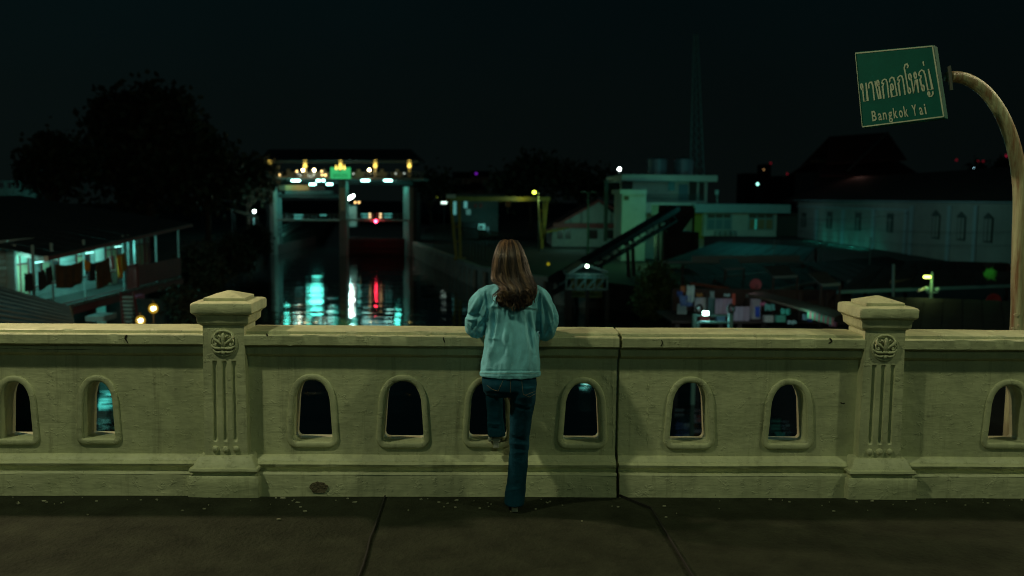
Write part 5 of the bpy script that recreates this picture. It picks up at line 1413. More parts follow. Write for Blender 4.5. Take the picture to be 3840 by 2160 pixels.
for i in range(12):
    f0, f1 = .72 + i * .023, .72 + i * .023 + .018; a, b = ev[0].lerp(ev[1], f0), ev[0].lerp(ev[1], f1)
    MB().prism([a, b, b + Vector((0, 0, -.28)), a + Vector((0, 0, -.28))], (0, .02, 0)).build('awning_stripe', mat('stripe_red', (.35, .05, .05), .8) if i % 2 else mat('stripe_green', (.05, .2, .1), .8), ts)
def hang(px0, py0, px1, py1, Y, col, label, skew=0, name='hanging_cloth'):
    a, b, c, d = at(px0, py0, Y), at(px1, py0, Y), at(px1 + skew, py1, Y), at(px0 + skew, py1, Y)
    n = 8; vs = []; fs = []
    for j in range(6):
        for i in range(n + 1):
            p = a.lerp(b, i / n).lerp(d.lerp(c, i / n), j / 5); vs.append(p + Vector((0, .03 * math.sin(i * 1.9 + px0) * (1 + j * .3), .02 * math.sin(i * 1.3 + j))))
    for j in range(5):
        for i in range(n): q = j * (n + 1) + i; fs.append((q, q + 1, q + n + 2, q + n + 1))
    o = MB().add(vs, fs).build(name, mat('cloth_%d' % px0, col, .9, var=.3, vscale=5), None, smooth=True)
    s = o.modifiers.new('t', 'SOLIDIFY'); s.thickness = .015
    return meta(o, label, 'laundry', 'clothes and cloths hung at the market stilt house')
hang(2576, 1070, 2606, 1134, YS_ - 1, (.35, .48, .46), 'long white cloth hanging at the corner of the stilt house', -4)
hang(2538, 1092, 2560, 1112, YS_ - .9, (.03, .07, .25), 'small dark blue cloth high at the left of the stilt house')
hang(2552, 1072, 2570, 1096, YS_ - .8, (.32, .13, .06), 'small rust-orange cloth at the top left of the stilt house')
hang(2545, 1108, 2590, 1148, YS_ - 1, (.07, .13, .30), 'wide slate blue cloth draped left of the plank front', 8)
hang(2610, 1100, 2635, 1114, YS_ - .6, (.25, .13, .04), 'ochre cloth above the white planks')
hang(2663, 1092, 2680, 1120, YS_ - .5, (.2, .3, .3), 'pale teal cloth over the teal wall')
hang(2746, 1102, 2758, 1142, YS_ - .9, (.42, .08, .05), 'bright red-orange cloth hanging in the dark doorway')
hang(2715, 1102, 2738, 1112, YS_ - .9, (.25, .38, .38), 'folded pale cloth left of the red one')
hang(2832, 1150, 2850, 1190, YS_ - 1.6, (.02, .06, .35), 'royal blue shirt right of the white plank columns')
hang(2850, 1134, 2872, 1146, YS_ - 1.6, (.42, .12, .22), 'pink cloth above the blue shirt')
hang(2868, 1140, 2905, 1165, YS_ - 2, (.08, .25, .22), 'dark teal cloth right of the pink one')
hang(2928, 1158, 2965, 1180, YS_ - 2.5, (.06, .40, .30), 'sea-green cloth under the brown awning')
hang(3012, 1178, 3026, 1200, YS_ - 3.5, (.2, .3, .35), 'pale blue shirt under the striped awning edge')
hang(3030, 1180, 3044, 1205, YS_ - 3.5, (.05, .08, .25), 'navy shirt under the striped awning edge')
hang(3110, 1208, 3140, 1225, YS_ - 4, (.35, .12, .2), 'rose cloth low beside the right pillar')
hang(2955, 1202, 2985, 1215, YS_ - 3, (.25, .35, .36), 'small white towel low under the awning')
# steel landing frame with the flood lamp
tfm = thing('landing_frame', Vector((at(2670, 1240, 30).x, 30, WZ)), 'teal-painted steel landing frame with two posts at the water edge', 'frame')
M_FR = mat('teal_steel', (.10, .30, .32), .6)
for a in ((2598, 1178, 2612, 1300), (2733, 1180, 2747, 1300)): rbox('post', M_FR, tfm, *a, 30, .16)
for a in ((2613, 1181, 2732, 1187), (2613, 1206, 2732, 1213)): rbox('beam', M_FR, tfm, *a, 30.02, .12)
for a in ((2614, 1214, 2622, 1300),): rbox('inner_post', M_FR, tfm, *a, 30.02, .12)
for px in (2605, 2740):
    x = at(px, 1250, 30.08).x; MB().box(x - .06, x + .06, 30.02, 30.14, WZ - .6, at(px, 1290, 30).z).build('pile', M_FR, tfm)
tfl = thing('flood_lamp', at(2646, 1183, 29.9), 'bright white flood lamp on the teal landing frame', 'lamp')
rbox('lens', E_FLOOD, tfl, 2636, 1168, 2657, 1182, 29.85, .03); rbox('housing', M_GD, tfl, 2635, 1167, 2658, 1183, 29.885, .1)
lamp('flood_light', 'POINT', at(2648, 1165, 31.2), 60, (.35, 1, .9), .1)
lamp('market_light', 'POINT', at(2800, 1150, 34), 30, (.75, .8, 1), .3)
lamp('market_light', 'POINT', at(3000, 1160, 33), 26, (.3, 1, .9), .3)
for px, Y in ((2622, 30.6), (2742, 30.6)):
    t = thing('mooring_tyre', at(px, 1160 if px > 2700 else 1158, Y), 'dark buoy ring hung at the %s post of the landing frame' % ('right' if px > 2700 else 'left'), 'buoy', 'dark rings on the landing frame')
    c = at(px, 1158, Y); MB().tube([c + Vector((math.cos(u) * .1, 0, math.sin(u) * .13)) for u in [2 * math.pi * j / 16 for j in range(17)]], .045, 8, False).build('ring', M_GD, t, smooth=True)
    MB().bar(c + Vector((0, 0, -.15)), at(px, 1181, Y), .05).build('hanger', M_GD, t)
# dishes
def dish(px, py, Y, r, col, label):
    c = at(px, py, Y); t = thing('satellite_dish', Vector((c.x, c.y, at(px, py + 42, Y).z)), label, 'satellite dish', 'satellite dishes on the market roofs')
    rings = []
    for i in range(6):
        a = i / 5; rings.append([c + Vector((math.cos(u) * r * (a + .001), .25 * r * (1 - a * a), math.sin(u) * r * (a + .001))) for u in [2 * math.pi * j / 24 for j in range(24)]])
    o = MB().loft(rings, cap=False).build('bowl', mat('dish_%d' % px, col, .7, var=.1), t, smooth=True)
    s = o.modifiers.new('t', 'SOLIDIFY'); s.thickness = .02
    MB().bar(c + Vector((0, .3 * r, -.05)), Vector((c.x, c.y + .3 * r, at(px, py + 42, Y).z - .3)), .05).build('mast', M_GD, t)
    MB().tube([c + Vector((0, .1, -r * .9)), c + Vector((0, -r * .8, -.05))], .015, 5).build('feed_arm', M_GD, t)
    MB().ball(c + Vector((0, -r * .8, -.04)), .04, 8, 6).build('feed_horn', M_GD, t)
dish(2834, 1067, 42, .28, (.45, .12, .17), 'pinkish round satellite dish on the market roof')
dish(3726, 1130, 36, .32, (.20, .02, .025), 'dark red satellite dish at far right beside the signpost')
lamp('dish_light', 'POINT', at(2800, 1075, 38), 5, (.9, .6, .7), .1)
# lamp pole with cameras
tcp = thing('camera_pole', Vector((at(3496, 1200, 37).x, 37, BZ)), 'pole with a glowing yellow lamp and two surveillance cameras behind the right pillar', 'pole')
M_CP = mat('teal_pole', (.25, .5, .48), .5)
p0 = at(3496, 1020, 37); MB().tube([Vector((p0.x, 37, BZ)), p0], [.075, .055], 10).build('pole', M_CP, tcp, smooth=True)
a = at(3490, 1040, 36.9); b = at(3466, 1038, 36.9)
MB().tube([at(3465, 1038.5, 36.85), at(3489, 1038.5, 36.85)], .05, 10).build('lamp_head', emis('polelamp', (.75, 1, .12), 9), tcp, smooth=True)
MB().bar(at(3489, 1038, 36.95), p0 + Vector((0, 0, -.25)), .06).build('lamp_arm', M_CP, tcp)
MB().tube([at(3442, 1092, 36.6), at(3472, 1080, 36.8)], .055, 8).build('camera', mat('camera_white', (.5, .55, .4), .5), tcp, smooth=True)
MB().ball(at(3476, 1084, 36.8), .11, 10, 8).build('dome_camera', M_CP, tcp, smooth=True); MB().ball(at(3516, 1085, 36.8), .10, 10, 8).build('dome_camera', M_CP, tcp, smooth=True)
MB().bar(at(3476, 1098, 36.9), at(3516, 1096, 36.9), .05).build('camera_arm', M_CP, tcp)
lamp('pole_light', 'POINT', at(3474, 1052, 36.4), 9, (.7, 1, .35), .05)
t = thing('slim_post', Vector((at(3350, 1200, 36).x, 36, BZ)), 'slim dark post standing behind the right pillar cap', 'post')
MB().tube([Vector((at(3350, 1200, 36).x, 36, BZ)), at(3351, 990, 36)], .06, 8).build('pole', mat('dim_teal', (.08, .2, .2), .6), t)
# green lit shrub
tree([(3712, 1025, 12), (3705, 1030, 9), (3722, 1031, 9)], 38, 3712, 'small shrub glowing green under a lamp near the signpost', .045, 2.5, cat='shrub', name='shrub', trunk=.05, zf_=at(3712, 1045, 38).z, m=mat('bright_shrub', (.10, .45, .08), .7, var=.4, vscale=6))
lamp('shrub_light', 'POINT', at(3712, 1018, 37.4), 3, (.3, 1, .35), .05)
# tarpaulin at the lit strip
tt_ = [wpt(3130, 925) + nW * 2.2, wpt(3170, 945) + nW * 2.2, wpt(3215, 930) + nW * 2.2, wpt(3212, 960) + nW * 2.2, wpt(3132, 962) + nW * 2.2]
meta(MB().prism(tt_, nW * .05).build('tarpaulin', mat('tarp', (.03, .05, .04), .9), None), 'sagging dark tarpaulin before the lit foot of the temple wall', 'tarpaulin')

# more of the crowded market bank: small lean-to roofs, crates and jars, aerials, wires
rq = random.Random(5)
CL = [(2720, 1010, 2790, 'left of three small lean-to roofs among the market sheds'), (2900, 1040, 2990, 'middle of three small lean-to roofs among the market sheds'), (3080, 1070, 3150, 'right of three small lean-to roofs among the market sheds')]
for px, py, px1, lb in CL:
    a, b = on(px, py, -1.7), on(px1, py - 4, -1.7); t = thing('lean_to', Vector((a.x, a.y, BZ)), lb, 'lean-to')
    MB().prism([a, b, b + Vector((.2, 2.2, .35)), a + Vector((.2, 2.2, .35))], (0, 0, -.05)).build('roof_sheet', mat('lean_tin', (.09, .12, .12), .7, var=.3), t)
    MB().bar(a, b, .06, .12).build('eave', M_ED, t)
    for p in (a, b): MB().bar(Vector((p.x, p.y, BZ)), p, .08).build('post', M_DKW, t)
for i, (px, py, Y, col, lb) in enumerate(((2640, 1196, 36.6, (.3, .06, .05), 'red crate on the floor of the market stilt house'), (2700, 1198, 36.8, (.05, .2, .3), 'blue crate on the floor of the market stilt house'), (2880, 1198, 36, (.3, .3, .28), 'grey crate on the floor behind the landing frame'), (2925, 1199, 35.6, (.05, .25, .18), 'green crate on the market floor right of the grey one'))):
    c = at(px, py, Y); t = thing('market_crate', Vector((c.x, Y, at(px, 1206, Y).z)), lb, 'crate', 'crates at the market stilt house')
    z = at(px, 1206, Y).z
    for k_ in range(3): MB().box(c.x - .18, c.x + .18, Y - .14, Y + .14, z + .09 * k_, z + .09 * k_ + .07).build('slat', mat('crate_%d' % i, col, .7), t)
    MB().box(c.x - .17, c.x + .17, Y - .13, Y + .13, z, z + .2).build('inner_box', M_DKW, t)
for px, py, Y, h, lb in ((2900, 1000, 52, 2.6, 'thin television aerial left on the market roofs'), (3080, 985, 56, 2.4, 'thin television aerial in the middle of the market roofs'), (3260, 1010, 50, 2.8, 'thin television aerial right on the market roofs')):
    c = at(px, py, Y); t = thing('roof_aerial', Vector((c.x, Y, c.z - 1.5)), lb, 'aerial')
    MB().bar(c - Vector((0, 0, 1.5)), c + Vector((0, 0, h - 1)), .04).build('mast', M_MAST, t)
    for k_ in range(4): MB().bar(c + Vector((-.35, 0, h - 1.1 - .16 * k_)), c + Vector((.35, 0, h - 1.1 - .16 * k_)), .02).build('element', M_MAST, t)
def wire(a, b, sag, label, r=.018):
    P = [a.lerp(b, i / 16) + Vector((0, 0, -sag * 4 * (i / 16) * (1 - i / 16))) for i in range(17)]
    meta(MB().tube(P, r, 4).build('overhead_wire', M_GD, None), label, 'wire', 'overhead wires across the right bank')
wire(at(2275, 690, 79.5), wpt(3420, 800) + nW * .3, 1.6, 'dark overhead wire from the concrete pole to the temple building')
wire(at(2275, 700, 79.5), wpt(3300, 850) + nW * .3, 1.8, 'lower dark overhead wire from the concrete pole to the temple building')
wire(wpt(2995, 830) + nW * .4, wpt(3830, 870) + nW * .6, .5, 'dark wire stretched along the temple building wall below the windows')
wire(wpt(2995, 868) + nW * .4, wpt(3830, 920) + nW * .6, .6, 'lowest dark wire along the temple building wall')
# market_clutter end
# ================================================================ the woman
from mathutils.bvhtree import BVHTree
def remesh(mb, voxel, smooth=6, fac=.5):
    me = mb.mesh('tmp'); o = bpy.data.objects.new('tmp', me); COL.objects.link(o)
    m = o.modifiers.new('r', 'REMESH'); m.mode = 'VOXEL'; m.voxel_size = voxel
    s = o.modifiers.new('s', 'SMOOTH'); s.iterations = smooth; s.factor = fac
    out = bpy.data.meshes.new_from_object(o.evaluated_get(bpy.context.evaluated_depsgraph_get()))
    bpy.data.objects.remove(o); return out
def row_ring(py, xl, xr, Yc, dh, n=28, sq=.85):
    a, b = at(xl, py, Yc), at(xr, py, Yc); c = (a + b) / 2; hw = (b.x - a.x) / 2
    return [Vector((c.x + hw * math.copysign(abs(math.cos(t)) ** sq, math.cos(t)), c.y + dh * math.copysign(abs(math.sin(t)) ** sq, math.sin(t)), c.z)) for t in [2 * math.pi * k / n for k in range(n)]]
def limb(mb, pts, n=14):
    P = [at(a, b, Y) for a, b, Y, r in pts]; rr = [r * PXM(Y) for a, b, Y, r in pts]
    Q = smooth_path(P, 4); rs = []
    for i in range(len(P) - 1): rs += [rr[i] + (rr[i + 1] - rr[i]) * k / 4 for k in range(4)]
    rs.append(rr[-1]); mb.tube(Q, rs, n); mb.ball(Q[0], rs[0] * .98, 12, 8); mb.ball(Q[-1], rs[-1] * .98, 12, 8)
tW = thing('person', (at(1935, 1900, 5.07).x, 5.07, 0), 'woman in a teal denim jacket leaning on the parapet, one boot in its opening', 'woman')

# ---- body (skin surface, one mesh)
J = [(1912, 1425, 5.03, .085), (1915, 1300, 5.06, .075), (1920, 1170, 5.11, .085), (1917, 1085, 5.13, .05), (1915, 1040, 5.14, .036), (1912, 985, 5.16, .062), (1911, 945, 5.16, .058)]
V = [(at(a, b, c), r) for a, b, c, r in J]; E = [(i, i + 1) for i in range(len(J) - 1)]
def chain(start, pts):
    k = start
    for a, b, c, r in pts:
        V.append((at(a, b, c), r)); E.append((k, len(V) - 1)); k = len(V) - 1
    return k
for s_, sh in ((-1, [(1850, 1105, 5.13, .038), (1790, 1215, 5.16, .030), (1828, 1203, 5.36, .026), (1852, 1196, 5.47, .020)]), (1, [(2000, 1105, 5.13, .038), (2056, 1222, 5.18, .030), (2012, 1206, 5.38, .026), (1985, 1198, 5.47, .020)])):
    k = chain(2, sh)
    w = V[k][0]
    V.append((w + Vector((-s_ * .045, .035, -.004)), .021)); E.append((k, len(V) - 1)); hp = len(V) - 1
    P0 = V[hp][0]
    for f, (dx, dy, L) in enumerate(((.010, .040, .034), (.022, .030, .038), (.030, .016, .035), (.034, .002, .028))):
        a = P0 + Vector((-s_ * dx, dy * .9, .002)); b = a + Vector((-s_ * L * .85, L * .35, -.006)); c = b + Vector((-s_ * L * .55, L * .15, -.014))
        for q, r in ((a, .0088), (b, .0080), (c, .0068)):
            V.append((q, r)); E.append((hp if q is a else len(V) - 2, len(V) - 1))
    a = w + Vector((-s_ * .020, .050, .004)); b = a + Vector((-s_ * .012, .026, -.002)); c = b + Vector((-s_ * .012, .018, -.008))
    for q, r in ((a, .0105), (b, .0092), (c, .0075)):
        V.append((q, r)); E.append((hp if q is a else len(V) - 2, len(V) - 1))
chain(0, [(1955, 1460, 5.03, .075), (1944, 1680, 5.06, .050), (1932, 1862, 5.05, .034)])
chain(0, [(1862, 1450, 5.05, .070), (1858, 1425, 5.29, .050), (1860, 1615, 5.32, .034)])
V.append((V[5][0] + Vector((0, .098, -.012)), .012)); E.append((5, len(V) - 1))      # nose
for s_ in (-1, 1): V.append((V[5][0] + Vector((s_ * .074, .004, -.01)), .010)); E.append((5, len(V) - 1))   # ears
me = bpy.data.meshes.new('body'); me.from_pydata([tuple(v[0]) for v in V], E, []); me.update()
bo = bpy.data.objects.new('tmpbody', me); COL.objects.link(bo)
sk = bo.modifiers.new('k', 'SKIN'); sk.use_smooth_shade = True
for i, d in enumerate(me.skin_vertices[0].data): d.radius = (V[i][1], V[i][1]); d.use_root = (i == 0)
ss = bo.modifiers.new('s', 'SUBSURF'); ss.levels = 2; ss.render_levels = 2
bm_ = bpy.data.meshes.new_from_object(bo.evaluated_get(bpy.context.evaluated_depsgraph_get()))
bpy.data.objects.remove(bo); bm_.materials.clear()
M_SKIN = mat('skin', (.42, .26, .18), .5, var=.1)
body = link_mesh('body', bm_, M_SKIN, tW, smooth=True)
hd = V[5][0]
for s_ in (-1, 1):
    MB().ball(hd + Vector((s_ * .030, .078, .012)), .012, 10, 8, (1.2, .5, .8)).build('eye', mat('eye_white', (.5, .48, .42), .2), body, smooth=True)
MB().ball(hd + Vector((0, .086, -.052)), .02, 10, 6, (1.1, .35, .35)).build('mouth', mat('lips', (.4, .12, .1), .4), body, smooth=True)

# ---- denim jacket
mb = MB()
rows = [(1068, 1862, 1978, 5.13, .060), (1078, 1842, 1998, 5.13, .072), (1092, 1818, 2024, 5.13, .085), (1112, 1806, 2036, 5.125, .098), (1140, 1806, 2034, 5.12, .108), (1180, 1816, 2028, 5.11, .112), (1230, 1822, 2022, 5.09, .115),
        (1290, 1814, 2024, 5.07, .120), (1340, 1808, 2026, 5.055, .124), (1385, 1801, 2026, 5.045, .130), (1407, 1798, 2026, 5.04, .132)]
mb.loft([row_ring(*r) for r in rows])
limb(mb, [(1852, 1106, 5.13, 42), (1822, 1122, 5.125, 47), (1802, 1148, 5.115, 49), (1794, 1180, 5.12, 40), (1788, 1212, 5.14, 47), (1787, 1230, 5.17, 41), (1800, 1222, 5.27, 33), (1822, 1208, 5.36, 30), (1842, 1200, 5.42, 26)])
limb(mb, [(1992, 1104, 5.13, 42), (2022, 1122, 5.125, 46), (2040, 1150, 5.115, 40), (2054, 1194, 5.12, 42), (2052, 1225, 5.14, 37), (2046, 1248, 5.17, 33), (2036, 1235, 5.26, 32), (2015, 1214, 5.36, 30), (1996, 1204, 5.42, 26)])
jm = remesh(mb, .0042, 14, .5)
n = len(jm.vertices)
co = np.empty(n * 3, dtype=np.float32); jm.vertices.foreach_get('co', co); co = co.reshape(-1, 3).astype(float)
no = np.empty(n * 3, dtype=np.float32); jm.vertices.foreach_get('normal', no); no = no.reshape(-1, 3).astype(float)
# survey coordinates of every vertex, to lay seams and folds where the cloth has them
Mi = np.array(CM.to_3x3().inverted()); rel = (co - np.array(CP)) @ Mi.T
PX = 1920 + rel[:, 0] / -rel[:, 2] * FPX; PY = 1080 - rel[:, 1] / -rel[:, 2] * FPX
def seg(x0, y0, x1, y1, w, h, taper=True):
    """a fold: ridge (h>0) or groove along a line, w survey px wide"""
    dx, dy = x1 - x0, y1 - y0; L2 = dx * dx + dy * dy
    t = np.clip(((PX - x0) * dx + (PY - y0) * dy) / L2, 0, 1)
    d = np.hypot(PX - x0 - t * dx, PY - y0 - t * dy)
    a = np.exp(-(d / w) ** 2) * (np.sin(np.pi * np.clip(t, .03, .97)) ** .5 if taper else 1)
    return h * a
disp = np.zeros(n)
back = (no[:, 1] < .35)
for i in range(n):
    p = Vector(co[i])
    disp[i] = -.0075 * (abs(noise.noise(Vector((p.x * 15, p.y * 8, p.z * 7)))) - .2) + .0035 * noise.noise(Vector((p.x * 45, p.y * 20, p.z * 22)))
torso = (PX > 1836) & (PX < 2016)
F = [ # back of the torso
 (1842, 1160, 1838, 1380, 8, .006), (1856, 1165, 1846, 1290, 6, -.007), (1872, 1168, 1850, 1320, 7, .006), (1890, 1240, 1905, 1330, 7, .006), (1908, 1250, 1892, 1330, 6, -.005), (1838, 1270, 1872, 1272, 5, .004),
 (1900, 1180, 1896, 1400, 10, .004), (1930, 1180, 1940, 1400, 12, -.004), (1960, 1168, 1985, 1390, 9, .006), (1975, 1170, 2004, 1330, 7, -.006), (1992, 1172, 2012, 1390, 7, .005), (1912, 1300, 1905, 1395, 8, .004),
 (1838, 1100, 1850, 1150, 9, -.006), (1862, 1110, 1846, 1155, 6, .006), (1990, 1100, 2000, 1155, 8, -.004),
 (1845, 1150, 1828, 1245, 6, .006),
 # armholes
 (1822, 1095, 1832, 1170, 4, -.008), (1832, 1170, 1829, 1245, 5, -.012), (2022, 1095, 2022, 1165, 4, -.008), (2022, 1165, 2016, 1270, 5, -.014),
 # sleeve folds left
 (1800, 1110, 1762, 1180, 7, .008), (1815, 1120, 1782, 1190, 5, -.008), (1828, 1150, 1790, 1215, 6, .009), (1760, 1180, 1810, 1186, 4, -.007), (1752, 1196, 1800, 1200, 6, .007), (1800, 1180, 1765, 1245, 5, -.006), (1815, 1200, 1800, 1255, 6, .007), (1750, 1215, 1780, 1256, 4, -.005),
 # sleeve folds right
 (2040, 1100, 2078, 1200, 6, .006), (2034, 1120, 2060, 1230, 5, -.007), (2030, 1160, 2040, 1255, 6, .008), (2050, 1160, 2070, 1250, 5, .006), (2085, 1190, 2040, 1262, 4, -.005), (2070, 1130, 2086, 1215, 4, -.004), (2024, 1190, 2030, 1260, 4, -.005)]
for x0, y0, x1, y1, w, h in F: disp += seg(x0, y0, x1, y1, w * 1.1, h * 2.2)
yoke = 1158 - 10 * np.exp(-((PX - 1925) / 70) ** 2) + (PX - 1925) * .03
tm = torso & back
disp[tm] += (.0032 * np.exp(-((PY - yoke + 3) / 4.5) ** 2) - .0035 * np.exp(-((PY - yoke - 6) / 3.5) ** 2))[tm]
# gathers just below the yoke
g = np.exp(-((PY - yoke - 30) / 26) ** 2) * np.sin((PX - 1840) * .30) * .0022; disp[tm] += g[tm]
# hem band
hem = 1408 + (PX - 1910) * .0
disp += .0028 * (PY > hem - 16) * (PY < hem + 5) - .003 * np.exp(-((PY - hem + 17) / 3) ** 2)
co += no * disp[:, None]
jm.vertices.foreach_set('co', co.astype(np.float32).ravel()); jm.update()
M_DEN = mat('denim_jacket_cloth', (.20, .55, .68), .9, spec=.1, var=.25, vscale=16, bump=.45, bscale=300, stain=(.40, .72, .80), stain_amt=.25, stain_scale=11, stretch=(1.2, 1, .6))
jm.materials.clear()
jb = BVHTree.FromPolygons([v.co.copy() for v in jm.vertices], [tuple(p.vertices) for p in jm.polygons])
jacket = link_mesh('jacket', jm, M_DEN, tW, smooth=True)
def surf(bvh, px, py, off=.002, Yd=5.0):
    v = ray(px, py).normalized(); h = bvh.ray_cast(CP, v)
    if h[0] is None: return at(px, py, Yd)
    return h[0] + h[1] * off if h[1].dot(v) < 0 else h[0] - h[1] * off
M_ST = mat('pale_thread', (.22, .42, .42), .8)
def stitch(pts, bvh, parent, m, r=.0011, dash=6, name='stitching'):
    mb = MB(); P = []
    for i in range(len(pts) - 1):
        L = math.hypot(pts[i + 1][0] - pts[i][0], pts[i + 1][1] - pts[i][1]); k = max(1, int(L / 3))
        P += [(pts[i][0] + (pts[i + 1][0] - pts[i][0]) * j / k, pts[i][1] + (pts[i + 1][1] - pts[i][1]) * j / k) for j in range(k)]
    P.append(pts[-1]); Q = [surf(bvh, a, b, .0008) for a, b in P]
    for i in range(len(Q) - 1):
        if dash and i % 3 == 2: continue
        if (Q[i + 1] - Q[i]).length < .03: mb.tube([Q[i], Q[i + 1]], r, 5)
    mb.build(name, m, parent)
stitch([(1836, 1160), (1870, 1152), (1900, 1149), (1925, 1148), (1960, 1150), (1990, 1155), (2014, 1163)], jb, jacket, M_ST)
stitch([(1836, 1166), (1870, 1158), (1900, 1155), (1925, 1154), (1960, 1156), (1990, 1161), (2014, 1169)], jb, jacket, M_ST)
stitch([(1802, 1398), (1850, 1401), (1920, 1400), (1980, 1400), (2022, 1402)], jb, jacket, M_ST, dash=0)
stitch([(1808, 1150), (1818, 1168), (1828, 1182)], jb, jacket, M_ST, r=.0016)
stitch([(2024, 1168), (2030, 1160), (2036, 1178)], jb, jacket, M_ST, r=.0016)
# collar band round the neck
rg = []
for k, (py, gr) in enumerate(((1078, 0), (1066, 2), (1056, -2), (1056, -7), (1068, -6))):
    rg.append(row_ring(py, 1862 - gr, 1972 + gr, 5.135, .062 + gr * .0012, 28, .95))
MB().loft(rg, cap=False).build('collar', M_DEN, jacket, smooth=True)
for s_, a, b in ((-1, (1836, 1202, 5.41), (1852, 1197, 5.46)), (1, (2002, 1205, 5.41), (1986, 1200, 5.46))):
    p, q = at(*a), at(*b)
    MB().tube([p, p.lerp(q, .5), q], [.040, .036, .033], 16).build('cuff', M_DEN, jacket, smooth=True)

# ---- dark jeans
mb = MB()
mb.loft([row_ring(*r) for r in [(1380, 1822, 2006, 5.03, .100), (1405, 1810, 2012, 5.03, .110), (1430, 1807, 2013, 5.025, .118), (1455, 1810, 2011, 5.025, .118), (1478, 1824, 2006, 5.03, .095)]])
mb.loft([row_ring(*r) for r in [(1440, 1908, 2012, 5.02, .110), (1475, 1911, 2010, 5.02, .108), (1520, 1912, 2004, 5.03, .090), (1560, 1912, 1996, 5.04, .082), (1600, 1912, 1990, 5.045, .076), (1640, 1911, 1986, 5.055, .072), (1700, 1909, 1981, 5.06, .068),
          (1750, 1906, 1978, 5.06, .068), (1800, 1901, 1974, 5.055, .070), (1850, 1893, 1970, 5.05, .076), (1886, 1889, 1966, 5.045, .082)]])
limb(mb, [(1858, 1448, 5.03, 50), (1858, 1440, 5.12, 46), (1857, 1432, 5.22, 40), (1856, 1430, 5.28, 34)])
mb.loft([row_ring(*r) for r in [(1410, 1826, 1888, 5.28, .05), (1445, 1821, 1890, 5.285, .060), (1500, 1822, 1886, 5.29, .056), (1560, 1826, 1887, 5.295, .052), (1605, 1828, 1893, 5.30, .050), (1633, 1830, 1896, 5.30, .052)]])
pm = remesh(mb, .0058, 5, .5)
n = len(pm.vertices); co = np.empty(n * 3, dtype=np.float32); pm.vertices.foreach_get('co', co); co = co.reshape(-1, 3).astype(float)
no = np.empty(n * 3, dtype=np.float32); pm.vertices.foreach_get('normal', no); no = no.reshape(-1, 3).astype(float)
rel = (co - np.array(CP)) @ Mi.T; PX = 1920 + rel[:, 0] / -rel[:, 2] * FPX; PY = 1080 - rel[:, 1] / -rel[:, 2] * FPX
disp = np.array([.0035 * noise.noise(Vector((p[0] * 9, p[1] * 9, p[2] * 18))) + .0015 * noise.noise(Vector((p[0] * 40, p[1] * 40, p[2] * 50))) for p in co])
for a in [(1915, 1520, 1990, 1540, 5, -.005), (1918, 1500, 1960, 1520, 5, .004), (1950, 1545, 2000, 1515, 5, .004), (1912, 1640, 1978, 1655, 5, -.004), (1914, 1662, 1975, 1668, 5, .004), (1912, 1680, 1978, 1690, 5, -.004), (1920, 1700, 1970, 1696, 4, .003),
          (1915, 1410, 1914, 1480, 4, -.006), (1840, 1470, 1905, 1484, 5, -.005), (1826, 1600, 1890, 1615, 4, -.004), (1828, 1588, 1880, 1592, 4, .004), (1900, 1840, 1960, 1830, 5, .003)]:
    disp += seg(*a)
co += no * disp[:, None]; pm.vertices.foreach_set('co', co.astype(np.float32).ravel()); pm.update(); pm.materials.clear()
M_JEAN = mat('dark_denim', (.004, .048, .082), .9, spec=.1, var=.3, vscale=7, bump=.4, bscale=260, stain=(.012, .10, .15), stain_amt=.25, stain_scale=5)
pb = BVHTree.FromPolygons([v.co.copy() for v in pm.vertices], [tuple(p.vertices) for p in pm.polygons])
jeans = link_mesh('jeans', pm, M_JEAN, tW, smooth=True)
M_ST2 = mat('jeans_thread', (.16, .13, .08), .8)
stitch([(1892, 1412), (1884, 1432), (1868, 1467), (1846, 1460), (1826, 1444)], pb, jeans, M_ST2, r=.0010, dash=0)
stitch([(1955, 1413), (1958, 1445), (1962, 1478), (1985, 1489), (2008, 1476)], pb, jeans, M_ST2, r=.0010, dash=0)
stitch([(1914, 1412), (1914, 1440), (1913, 1475)], pb, jeans, M_ST2, r=.0009, dash=0)
stitch([(1970, 1482), (1985, 1476), (2004, 1468)], pb, jeans, M_ST2, r=.0009, dash=0)

